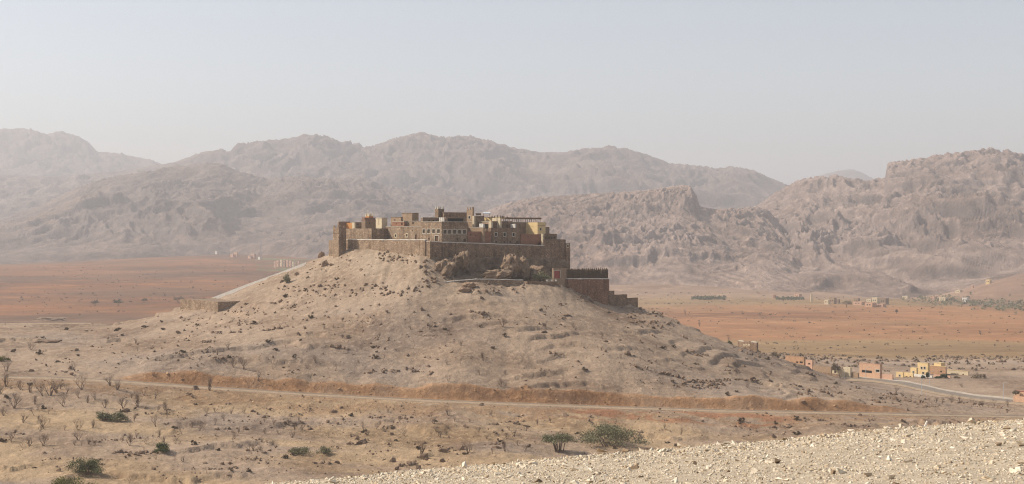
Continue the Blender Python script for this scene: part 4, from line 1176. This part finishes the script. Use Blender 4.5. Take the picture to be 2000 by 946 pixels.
L_low = [(13, 726, 26), (11, 755, 32), (28, 798, 36), (59, 767, 26), (82, 774, 34), (97, 773, 40), (124, 794, 28), (153, 778, 20), (171, 787, 18), (205, 797, 22), (240, 798, 28), (281, 773, 20), (322, 801, 20), (45, 826, 24), (85, 838, 22), (98, 828, 14), (22, 864, 20), (58, 870, 24), (84, 871, 28), (146, 870, 14), (159, 871, 12), (173, 868, 18), (186, 870, 12), (236, 864, 20), (254, 863, 20), (285, 867, 18), (284, 887, 18), (262, 823, 15), (253, 943, 16), (305, 898, 14), (342, 902, 16), (357, 902, 18), (344, 860, 20), (357, 849, 20), (68, 790, 22), (110, 768, 28), (40, 762, 24), (130, 770, 24), (2, 770, 26), (74, 760, 26), (118, 760, 24)]
L_mid = [(518, 848, 12), (570, 855, 18), (642, 855, 14), (718, 851, 14), (761, 873, 20), (914, 884, 26), (961, 887, 14), (1026, 882, 17), (876, 812, 18), (783, 826, 15), (563, 830, 20), (934, 844, 16), (842, 815, 12), (390, 842, 16), (420, 830, 18), (437, 822, 18), (458, 868, 14), (486, 880, 18), (405, 925, 14), (400, 898, 12), (700, 862, 14), (735, 838, 14), (1330, 850, 18), (1300, 840, 16), (1075, 826, 12)]
L_hill = [(456, 718, 20), (504, 743, 26), (616, 708, 18), (601, 721, 14), (660, 724, 16), (749, 704, 16), (482, 634, 13), (452, 647, 12), (839, 644, 13), (802, 644, 12), (446, 683, 16), (425, 694, 18), (876, 745, 16), (978, 755, 20), (943, 704, 19), (529, 671, 12), (687, 627, 10), (1438, 735, 16), (1557, 778, 16), (1460, 758, 14), (60, 684, 20), (300, 735, 14), (265, 671, 14), (1120, 640, 12), (1175, 660, 12), (1060, 690, 12), (1220, 720, 14), (1015, 720, 13), (1310, 735, 14), (560, 655, 10), (740, 660, 11), (900, 675, 12), (1100, 740, 13), (680, 690, 12)]
L_right = [(1750, 767, 16), (1780, 779, 12), (1828, 788, 14), (1840, 789, 16), (1858, 786, 18), (1876, 786, 16), (1898, 788, 12), (1919, 794, 16), (1943, 794, 16), (1969, 795, 16), (1879, 757, 11), (1762, 775, 12), (1735, 770, 10)]
rsx = np.random.RandomState(77)
for _ in range(60):
    L_mid.append((float(rsx.uniform(300, 1050)), float(rsx.uniform(800, 890)), float(rsx.uniform(9, 18))))
for _ in range(25):
    L_low.append((float(rsx.uniform(0, 330)), float(rsx.uniform(748, 880)), float(rsx.uniform(12, 28))))
for _ in range(30):
    L_hill.append((float(rsx.uniform(380, 1450)), float(rsx.uniform(610, 740)), float(rsx.uniform(8, 15))))
L_mid = [p for p in L_mid if not (p[0] > 540 and p[1] > 946 - (p[0] - 530) * .089 - 8)]
LANDMARKS = [(171, 918, 'the round dark green bush'), (318, 880, 'the small dome shaped green bush'), (216, 815, 'the low twin grey green bush'), (128, 950, 'the yellow green bush'), (582, 880, 'the olive bush pair'), (1092, 868, 'the many stemmed grey green tree'), (1196, 855, 'the wide spreading tree'), (824, 875, 'the dense upright bare bush'), (160, 748, 'the tall twiggy roadside tree'), (269, 782, 'the bushy round bare tree'), (409, 750, 'the bare tree against the orange cut'), (476, 712, 'the spreading bare shrub above the cut'), (982, 630, 'the lone dark shrub on the hill'), (90, 669, 'the dark flat rock slab'), (425, 600, 'the stone platform'), (908, 562, 'the boulders under the path wall'), (1220, 590, 'the stepped wall'), (1560, 720, 'the hill shoulder houses'), (1800, 760, 'the tall street lamp'), (1990, 780, 'the red edge house'), (700, 775, 'the middle of the road'), (10, 740, 'the road end at left edge'), (1300, 800, 'the right part of the road')]
from collections import defaultdict
rel = defaultdict(list)
for kind_, lst in (('leafless brown shrub', L_low + L_mid + L_hill), ('thin bare sapling', L_right)):
    for p in lst:
        lm = min(LANDMARKS, key=lambda l: math.hypot(l[0] - p[0], (l[1] - p[1]) * 1.6))
        dx, dy = p[0] - lm[0], (p[1] - 6 - lm[1]) * 1.6
        side = ('right of' if dx > 0 else 'left of') if abs(dx) > abs(dy) else ('below' if dy > 0 else 'above')
        rel[(kind_, side, lm[2])].append((math.hypot(dx, dy), p))
for (kind_, side, lm), lst in rel.items():
    lst.sort()
    for k, (_, p) in enumerate(lst):
        extra = '' if len(lst) == 1 else (', nearest to it' if k == 0 else ', %s nearest to it' % ORD[min(k, 19)])
        dead_shrub(*p, '%s %s %s%s' % (kind_, side, lm, extra), 'leafless shrubs of the valley')
for p, lab, var in (((146, 726, 26), 'leafless tree with flattened crown at the left end of the orange cut', 2), ((160, 761, 34), 'tall twiggy leafless tree just below the road at left', 0), ((215, 754, 27), 'leafless tree standing on the lower road edge near the cut', 5), ((269, 795, 34), 'bushy round leafless tree casting a long shadow below the road', 1),
                    ((409, 763, 32), 'twiggy leafless tree at the roadside against the orange cut', 1), ((476, 721, 28), 'spreading leafless shrub above the orange cut at left', 5), ((824, 887, 38), 'dense upright leafless bush by the end of the stony bank', 4), ((986, 882, 28), 'fan shaped leafless bush near the pair of grey green trees', 1), ((982, 639, 22), 'lone dark leafless shrub in the middle of the fort hill', 1)):
    dead_shrub(*p, lab, None, var, 'leafless_tree')
def leaf_cloud(mb, c, rad, n, size, seed, hollow=.45, clumps=14):
    r = np.random.RandomState(seed)
    cl = r.normal(size=(clumps, 3)); cl /= np.linalg.norm(cl, axis=1)[:, None]; cl *= r.uniform(hollow, 1.12, (clumps, 1)); cl[:, 2] = np.abs(cl[:, 2]) * 1.0 - .25
    for i in range(n):
        q = cl[r.randint(clumps)] + r.normal(size=3) * .15
        if q[2] < -.25: continue
        p = np.array(c) + q * np.array(rad)
        a = r.normal(size=3); a /= np.linalg.norm(a); b = np.cross(a, r.normal(size=3)); b /= np.linalg.norm(b) + 1e-9
        s = size * r.uniform(.6, 1.3)
        mb.quad(p - a * s, p + b * s * .5, p + a * s, p - b * s * .5)

# low dry tussocks over the hill: many, small, alike
tuss = []
for v in range(5):
    mb = MB(); leaf_cloud(mb, (0, 0, .25), (.75, .75, .6), 150, .2, 900 + v, .2, 9)
    me = bpy.data.meshes.new('tussock'); me.from_pydata(mb.v, [], mb.f); me.materials.append(M['tuss']); tuss.append(me)
rs = np.random.RandomState(11); cnt = 0
while cnt < 170:
    X = rs.uniform(-150, 135); Y = rs.uniform(250, 430)
    if abs(Y - float(road_y(X))) < 6: continue
    z = float(ground_z(np.array([X]), np.array([Y]))[0])
    if z > -13 or fbm(np.array([X * .03]), np.array([Y * .03]), 3, .5, 401)[0] < -.15: continue
    o = bpy.data.objects.new('dry_tussock', tuss[cnt % 5]); C.objects.link(o); h = rs.uniform(.45, 1.15)
    o.location = (X, Y, z - .05); o.scale = (h * rs.uniform(.9, 1.5), h, h * rs.uniform(.8, 1.2)); o.rotation_euler = (0, 0, rs.uniform(0, 6.28))
    tag(o, 'tiny dry tussock among the stones of the hill', 'tussock', 'tiny dry tussocks on the hill'); cnt += 1

def bush(name, label, px, py, wpx, hpx, mat, seed, cat='bush', n=1500, stems=7, clear=.0, leaf=.16, group=None, depth=None, ymin=200, pos=None):
    X, Y, Z = pos or hit(px, py, ymin)
    w = wpx / F * Y * .5; h = hpx / F * Y
    o = empty(name, (X, Y, Z)); tag(o, label, cat, group)
    r = random.Random(seed); mb = MB()
    for i in range(stems):
        a = r.uniform(0, 6.28); rr0 = r.uniform(.05, .5) * w
        p0 = Vector((X + rr0 * math.cos(a) * .6, Y + rr0 * math.sin(a) * .6, Z - .1)); p1 = Vector((X + math.cos(a) * w * .55, Y + math.sin(a) * w * .4, Z + h * r.uniform(.5, .75)))
        mid = p0.lerp(p1, .5) + Vector((r.uniform(-.2, .2), r.uniform(-.2, .2), h * .08))
        mb.tube(p0, mid, .022 * h + .03, .016 * h + .02, 5); mb.tube(mid, p1, .016 * h + .02, .012, 4)
    mb.build('trunk', M['wood'], o)
    mb = MB(); hc = h * (1 - clear) * .5
    leaf_cloud(mb, (X, Y, Z + h * clear + hc * .6), (w, w * (depth or .8), hc * 1.35), int(n * 1.5), leaf * max(.35, Y / 290), seed, clumps=30)
    mb.build('crown', M[mat], o)
    return o
bush('green_bush', 'round dark green bush on the bare flat at lower left', 171, 926, 66, 34, 'leaf', 1, n=3200, leaf=.13)
bush('green_bush', 'small dome shaped green bush right of the larger round one', 318, 884, 34, 21, 'leaf', 2, n=1800, leaf=.12)
bush('green_bush', 'low twin grey green bush among leafless shrubs, its left half', 203, 820, 32, 21, 'leafgrey', 3, n=1500, leaf=.13)
bush('green_bush', 'low twin grey green bush among leafless shrubs, its right half', 229, 823, 34, 19, 'leafgrey', 4, n=1500, leaf=.13)
bush('green_bush', 'yellow green bush cut by the bottom edge at left', 128, 962, 112, 30, 'leafyellow', 5, n=3600, leaf=.14)
bush('green_bush', 'low olive bush beside the pale flat, left of a pair', 582, 888, 46, 20, 'leafgrey', 6, n=1500, leaf=.12)
bush('green_bush', 'small olive bush beside the pale flat, right of a pair', 634, 887, 28, 16, 'leafgrey', 7, n=900, leaf=.12)
bush('multi_stem_tree', 'grey green tree with many bare lower stems behind the stony bank', 1092, 882, 64, 40, 'leafgrey', 8, 'tree', 3000, 12, .38, .14)
bush('spreading_tree', 'wide spreading grey green tree behind the stony bank', 1196, 873, 124, 46, 'leafgrey', 9, 'tree', 6000, 9, .12, .15)
bush('green_bush', 'small olive shrub below the stairway on the left spur', 560, 553, 16, 21, 'leafgrey', 10, n=700, leaf=.1)
bush('green_bush', 'flat olive bush cut by the left edge above the road', 4, 706, 26, 12, 'leafyellow', 16, n=600, leaf=.12)
X, Y, Z = W(1058, 551, 412)
bush('fort_tree', 'grey green tree in shade against the crags by the red door', 1058, 551, 34, 22, 'leafgrey', 12, 'tree', 1600, 6, .15, .11, pos=(X, Y, Z))
for px, py, w, h, mat, lab in ((1423, 680, 16, 15, 'leaf', 'bright green round tree on the right skyline of the hill'), (1513, 704, 20, 19, 'leafdry', 'grey twiggy tree beside the orange house'), (1491, 703, 16, 14, 'leafdry', 'grey brown bush between the ruin and twiggy tree'), (1632, 728, 18, 22, 'leafdry', 'pale dry tree behind the grey yard walls')):
    Yd = 470 if px == 1423 else 519
    p = W(px, py, Yd); bush('roadside_tree', lab, px, py, w, h, mat, px, 'tree', 900, 5, .1, .1, pos=p)

# ------------------------------------------------------------------ houses of the roadside village
SL = Vector((-math.cos(math.radians(35)), math.sin(math.radians(35)))); SR = Vector((math.sin(math.radians(35)), math.cos(math.radians(35))))
def house(name, label, x0, xc, x1, yt, yb, Y, mat, wins=(), cat='house', group=None, **kw):
    Y = 515 + (Y - 578) * .62 if Y > 500 else Y - 44
    if Y > 500: yt -= 1.5
    zb = zat(yb, Y) - 1.5
    kw.setdefault('parapet', .4)
    a = math.radians(kw.pop('ang', 22))
    dl = Vector((-math.sin(a), math.cos(a))); dr = Vector((math.cos(a), math.sin(a)))
    shade = kw.pop('shade', False)
    flip = kw.pop('flip', False)
    if not flip and not shade:
        xc = x1 - (xc - x0); a = math.radians(52); flip = True
        wins = [('L',) + tuple(w[1:]) for w in wins]
    if flip: dl = Vector((-math.cos(a), math.sin(a))); dr = Vector((math.sin(a), math.cos(a)))
    return bld(name, label, cat, xc, Y, x0, x1, yt, zb, mat, wins, dl=dl, dr=dr, group=group, **kw)
house('roadside_house', 'salmon pink roadside house with recessed porch and dark window', 1678.5, 1683, 1723, 713.5, 740, 578, 'pink', [('R', 1715, 724.7, 7, 4.4, 'framed'), ('R', 1693, 726, 15, 5, 'plain')], coping='salmon')
house('yard_wall', 'low pink yard wall in front of the salmon pink house', 1694, 1696, 1745, 733.5, 741, 572, 'salmon', cat='wall', parapet=.1)
house('shed', 'small cream shed left of the salmon pink house', 1647, 1650, 1663.5, 719.5, 734, 582, 'cream', [])
house('yard_wall', 'faded pink wall joining the cream shed and pink house', 1649, 1651, 1678, 730.5, 737, 579, 'mud_tan', cat='wall', parapet=.1)
house('roadside_house', 'low bright yellow house at the left of the yellow group', 1750, 1764, 1766, 729, 740, 588, 'yellow', [('L', 1757, 734, 2, 3, 'framed')], flip=True, ang=50)
house('roadside_house', 'tan arcade house with two round dark openings', 1763, 1765, 1785, 731, 740, 589, 'yellow', [('R', 1770.5, 736.8, 2.8, 3.6, 'plain'), ('R', 1778, 737, 2.8, 3.6, 'plain')])
house('roadside_house', 'mid height yellow house stepping up to the tallest one', 1778, 1790, 1793, 720.5, 736, 598, 'yellow', [('L', 1784, 727, 2.2, 3, 'framed')], flip=True, ang=50)
house('roadside_house', 'tallest yellow house of the roadside group', 1792, 1812, 1816, 711, 738, 600, 'yellow', [('L', 1800, 719, 2.4, 4, 'framed'), ('L', 1806, 719, 2.4, 4, 'framed'), ('L', 1803, 729, 2.4, 4, 'framed')], flip=True, ang=50, coping='cream')
house('roadside_house', 'large brick red house with yellow roof parapet', 1812, 1814, 1849, 718.5, 737, 601, 'brick', [('R', 1838, 726, 2.4, 3, 'plain')], coping='yellow')
house('roof_room', 'yellow roof room on top of the brick red house', 1824, 1832, 1846, 711, 719.3, 604, 'yellow', [('R', 1839, 714.5, 2, 2.6, 'plain')], coping='cream')
house('roadside_house', 'long low cream house at the right of the yellow group', 1850, 1852, 1893, 727.5, 737, 600, 'cream', [('R', 1866, 731.5, 2, 2.4, 'plain'), ('R', 1881, 731.5, 2, 2.4, 'plain')], coping='yellow')
house('garden_wall', 'white washed garden wall with gate below the tallest yellow house', 1784, 1786, 1822, 735.5, 742, 586, 'white', [('R', 1818, 740, 3, 4, 'door')], cat='wall', parapet=.1)
house('garden_wall', 'pinkish garden wall in front of the long cream house', 1823, 1825, 1858, 736.5, 743, 585, 'salmon', [('R', 1832, 740.5, 3, 4, 'framed')], cat='wall', parapet=.1)
house('field_wall', 'long dark rubble field wall right of the yellow houses', 1857, 1859, 1923, 740.5, 748, 584, 'stone_brown', cat='wall', parapet=.1)
house('roadside_house', 'red house cut by the right edge beside the village road', 1982, 1987, 2045, 769, 792, 484, 'pink', [('R', 1995, 776, 6, 4, 'plain')], coping='redpaint')
house('yard_wall', 'low red yard wall of the red house at right edge', 1979, 1981, 2045, 780, 793, 480, 'pink', cat='wall', parapet=.1)
house('hillfoot_house', 'orange brick house half hidden by the hill shoulder', 1534, 1537, 1573, 699, 722, 600, 'brick', [('R', 1557, 708, 3, 3.4, 'plain'), ('R', 1565, 708, 5, 3.4, 'plain')], coping='mud_tan')
house('hillfoot_house', 'small pink house with one dark window by the hill shoulder', 1573.5, 1576, 1589, 705.5, 724, 590, 'salmon', [('R', 1580.5, 711, 3.4, 3, 'plain')])
house('yard_wall', 'grey walled yard between pink house and pale dry tree', 1588, 1590, 1625, 719, 732, 575, 'mud_tan', cat='wall', parapet=.1)
house('yard_wall', 'cream yard wall left of the cream shed', 1615, 1617, 1648, 722.5, 734, 583, 'cream', [('R', 1621, 727, 6, 4, 'plain')], cat='wall', parapet=.1)
house('yard_wall', 'long dark low wall along the lane below the grey yard', 1584, 1586, 1640, 731, 740, 520, 'stone_brown', cat='wall', parapet=.1)
house('ruined_house', 'roofless brown ruin with white topped walls behind the hill', 1441, 1444, 1481, 671, 692, 640, 'stone_brown', [('R', x, 674.5, 1.5, 2, 'pale') for x in (1453, 1458, 1463)], parapet=1.4, merlons=('coping', .5, 2))
for px, py, w, h, mat, lab in ((1812, 741, 8, 16, 'leafdark', 'dark green round topped tree before the tallest yellow house'), (1803, 740, 7, 8, 'leafdark', 'small dark green shrub beside the round topped tree'), (1843, 739, 15, 11, 'leafdark', 'dark green bush against the brick red house'), (1833, 740, 12, 6, 'leafdark', 'low dark green hedge bush beside the garden wall'), (1870, 741, 14, 8, 'leafdry', 'grey dry bush in front of the long cream house'), (1912, 742, 26, 16, 'leafdry', 'large grey dry bush at the end of the dark field wall'), (1985, 770, 12, 9, 'leafdry', 'dry bush behind the red house at right edge')):
    Yd = 446 if px > 1980 else 518
    bush('garden_tree', lab, px, py, w, h, mat, px, 'tree', 700, 4, .25 if px == 1812 else .05, .11, pos=W(px, py + 1, Yd))
for px, yb_, yt_, lab in ((1649, 741, 722, 'street lamp post beside the cream shed'), (1691, 742, 719, 'street lamp post in front of the salmon pink house'), (1800, 777, 740, 'tall pale street lamp at the road bend'), (1816, 755, 727, 'street lamp post below the yellow houses'), (1960, 776, 748, 'street lamp post on the far side near right edge')):
    X, Y, Z = hit(px, yb_, 440)
    Y = min(Y, 530); X, _, Z = W(px, yb_, Y)
    o = empty('street_lamp', (X, Y, Z)); tag(o, lab, 'street lamp')
    H_ = (yb_ - yt_) / F * Y
    mb = MB(); mb.tube((X, Y, Z - .6), (X, Y, Z + H_), .11, .07, 6); mb.build('pole', M['metal'], o)
    mb = MB(); mb.tube((X, Y, Z + H_ - .05), (X + 1.1, Y - .3, Z + H_ + .25), .05, .04, 5); mb.build('arm', M['metal'], o)
    mb = MB(); mb.prism([(X + .9, Y - .45), (X + 1.5, Y - .45), (X + 1.5, Y - .2), (X + .9, Y - .2)], Z + H_ + .16, Z + H_ + .3); mb.build('lamp_head', M['coping'], o)

# ------------------------------------------------------------------ far villages
def far_house(px0, px1, yt, yb, Y, mat, label, nwin=2, name='far_house', group=None, drop=2.0):
    xc = px0 + (px1 - px0) * .64
    wy = yt + (yb - yt) * .45
    w = [('L', px0 + (xc - px0) * (i + 1) / (nwin + 1), wy, max(.8, (xc - px0) * .14), max(.9, (yb - yt) * .25), 'plain') for i in range(nwin)]
    a = math.radians(40); dl = Vector((-math.cos(a), math.sin(a))); dr = Vector((math.sin(a), math.cos(a)))
    return bld(name, label, 'house', xc, Y, px0, px1, yt, zat(yb, Y) - drop, mat, w, dl=dl, dr=dr, group=group, parapet=.5)
def gy_(px, py): return hit(px, py, 900)[1]
for px0, px1, yt, yb, mat, lab in (
    (1610, 1622, 586, 595, 'cream', 'pale house at the left of the plain village'), (1619, 1634, 582, 594, 'mud_tan', 'taller tan house with uneven top in the plain village'), (1632, 1641, 585, 593, 'mud_brown', 'small brown house right of the uneven tan one'),
    (1666, 1692, 590, 596, 'salmon', 'long low salmon wall house in the plain village'), (1667, 1680, 583, 591, 'mud_tan', 'small tan house behind the long salmon one'), (1689, 1712, 591.5, 600.5, 'pink', 'pink house at the front of the plain village'), (1703, 1719, 581.5, 594, 'cream', 'tallest cream house of the plain village'), (1718, 1736, 583, 595, 'mud_brown', 'wide brown house beside the tallest cream one'), (1712, 1731, 594, 600, 'salmon', 'low salmon house right of the front pink one'), (1692, 1706, 584.5, 590, 'cream', 'low cream house left of the tallest cream one'),
    (1762, 1778, 578.5, 583.5, 'cream', 'flat cream house alone beyond the wadi'), (1816, 1830, 580, 586.5, 'salmon', 'salmon house at the wadi edge'), (1834, 1853, 581, 588.5, 'cream', 'cream house with brown wing at the wadi edge'), (1879, 1893, 582, 591, 'white', 'white house at the foot of the reddish slope'), (1897, 1902, 557.5, 563.5, 'salmon', 'tiny salmon house part way up the reddish slope'), (1925, 1937, 546.5, 555, 'yellow', 'yellow house highest on the reddish slope'), (1866, 1880, 567, 572, 'cream', 'pale low house under the dark cliff foot'),
    (1193, 1206, 546.5, 553, 'salmon', 'salmon house nearest the fort in the white cluster'), (1203, 1213, 550, 556, 'cream', 'low cream house at the front of the white cluster'), (1210, 1221, 545.5, 555.5, 'cream', 'tall cream house in the middle of the white cluster'), (1219, 1233, 546.5, 555, 'mud_tan', 'wide tan house in the white cluster'), (1231, 1244, 545.5, 552, 'salmon', 'salmon house at the back of the white cluster'), (1242, 1252, 543.5, 552, 'white', 'white house at the right end of the white cluster'),
    (1297, 1307, 521, 526, 'salmon', 'tiny salmon house on the red rise behind the plain'), (1306, 1320, 518, 523, 'cream', 'tiny cream house on the red rise behind the plain'), (1510, 1516, 576.5, 583, 'mud_red', 'small brick red hut at the end of the green orchard row'), (1551, 1566, 574.5, 580, 'salmon', 'low salmon house behind the green orchard row'),
    (420, 425, 490.5, 495, 'white', 'tiny white house alone on the left plain skyline'), (450, 458, 496, 500.5, 'salmon', 'low salmon house on the left plain skyline'), (457, 466, 493.5, 501, 'pink', 'pink house on the left plain skyline'), (484, 492, 499.5, 504, 'salmon', 'small salmon house left of the double storey one'), (490, 500, 496, 504, 'salmon', 'double storey salmon house on the left skyline'), (504, 510, 502, 507.5, 'white', 'small white house below the mast')):
    far_house(px0, px1, yt, yb, max(1300.0, min(2600.0, gy_((px0 + px1) / 2, yb))), M and mat, lab, 1 if px1 - px0 < 10 else 2)
for i, (px0, w, yt) in enumerate(((535, 5, 511), (540, 6, 509), (547, 5, 507.5), (552, 7, 508.5), (559, 5, 508), (564, 6, 509.5), (570, 5, 511.5), (575, 6, 512), (581, 5, 510.5))):
    far_house(px0, px0 + w, yt, yt + 11, 2230 + (i % 3) * 22, ('salmon', 'pink', 'cream', 'mud_tan')[i % 4], 'narrow house in the tight row above the stairway, %s from left' % ORD[i], 1, 'row_house', 'row houses above the stairway')
# mast and minaret
for nm, lab, cat, px, yb_, yt_, Y, mat, r0 in (('radio_mast', 'thin tall radio mast above the left village', 'mast', 509.5, 502, 468, 2450, 'metal', .9), ('minaret', 'slender pale minaret on the plain left of the village', 'minaret', 1585, 585, 572, 1700, 'cream', 1.6)):
    X, _, Z = W(px, yb_, Y); H_ = (yb_ - yt_) / F * Y
    o = empty(nm, (X, Y, Z)); tag(o, lab, cat)
    mb = MB(); mb.tube((X, Y, Z - 3), (X, Y, Z + H_ * .8), r0, r0 * .8, 4); mb.build('shaft', M[mat], o)
    mb = MB(); mb.tube((X, Y, Z + H_ * .8), (X, Y, Z + H_), r0 * .55, r0 * .25, 4); mb.build('top', M[mat], o)

# scrub, orchards, trees of the plains
def leafy_mass(name, label, pts, mat, size, n, seed, kind='stuff', cat=None):
    """many small shrubs as one mass: pts (x,y,z,w,h)"""
    mb = MB()
    for i, (x, y, z, w, h) in enumerate(pts): leaf_cloud(mb, (x, y, z + h * .35), (w, w, h), n, size * w, seed + i, .3, 6)
    o = mb.build(name, M[mat]); tag(o, label, cat, kind=kind); return o
rs = np.random.RandomState(21)
pts = []
while len(pts) < 1200:
    if rs.rand() < .55: px = rs.uniform(1180, 2200); Y = math.exp(rs.uniform(math.log(650), math.log(2000)))
    else: px = rs.uniform(-250, 640); Y = math.exp(rs.uniform(math.log(900), math.log(2400)))
    X = (px - 1000) / F * Y
    if fbm(np.array([X * .006]), np.array([Y * .006]), 3, .5, 501)[0] < -.12: continue
    w = rs.uniform(.4, 1.3) * (1 + (Y > 1300) * .5); pts.append((X, Y, float(ground_z(np.array([X]), np.array([Y]))[0]), w, w * .7))
leafy_mass('scrub', 'low dry scrub dotted over the orange plains', pts, 'leafdry', .45, 14, 600)
pts = []
for _ in range(95):
    px = rs.uniform(1440, 2150); Y = rs.uniform(540, 690); X = (px - 1000) / F * Y; w = rs.uniform(.6, 1.7)
    pts.append((X, Y, float(ground_z(np.array([X]), np.array([Y]))[0]), w, w * .8))
leafy_mass('belt_scrub', 'grey scrub between the rocks behind the roadside houses', pts, 'leafdry', .4, 22, 1700)
pts = []
for _ in range(330):
    t = rs.rand(); px = 1790 + 330 * t + rs.normal() * 18; py = 584 + 26 * t + rs.normal() * 5
    X, Y, Z = hit(px, py, 1200)
    if Y > 2300: continue
    w = rs.uniform(2, 4.5); pts.append((X, Y, Z, w, w * .8))
leafy_mass('wadi_trees', 'grey green belt of trees along the dry river at right', pts, 'leafgrey', .3, 26, 2600)
for lab, px0, px1, py in (('long green orchard row on the plain, nearer the fort', 1351, 1417, 583.5), ('long green orchard row on the plain beside the red hut', 1517, 1569, 583)):
    pts = []
    for _ in range(90):
        px = rs.uniform(px0, px1); Y = 1780 + rs.uniform(0, 60); X, _, Z = W(px, py, 1780); X = (px - 1000) / F * Y
        pts.append((X, Y, float(ground_z(np.array([X]), np.array([Y]))[0]), 2.2, 2.8))
    leafy_mass('orchard_row', lab, pts, 'leafgreen', .4, 30, int(px0))
for px, py, w, h, lab in ((185, 598, 14, 13, 'round dark tree on the left plain, farthest left'), (231, 598, 20, 15, 'broad dark tree on the left plain, second from left'), (282, 591, 11, 9, 'small dark tree on the left plain, third from left'), (349, 592, 22, 15, 'wide grey tree at the skyline edge of the platform'), (1654, 601, 20, 15, 'wide crowned tree on the plain before the pink house'), (1131 + 620, 613, 6, 9, 'small lone tree in the orange band of the plain')):
    bush('plain_tree', lab, px, py, w, h, 'leafdry' if px != 231 else 'leafdark', px, 'tree', 500, 3, .3, .09, ymin=600)
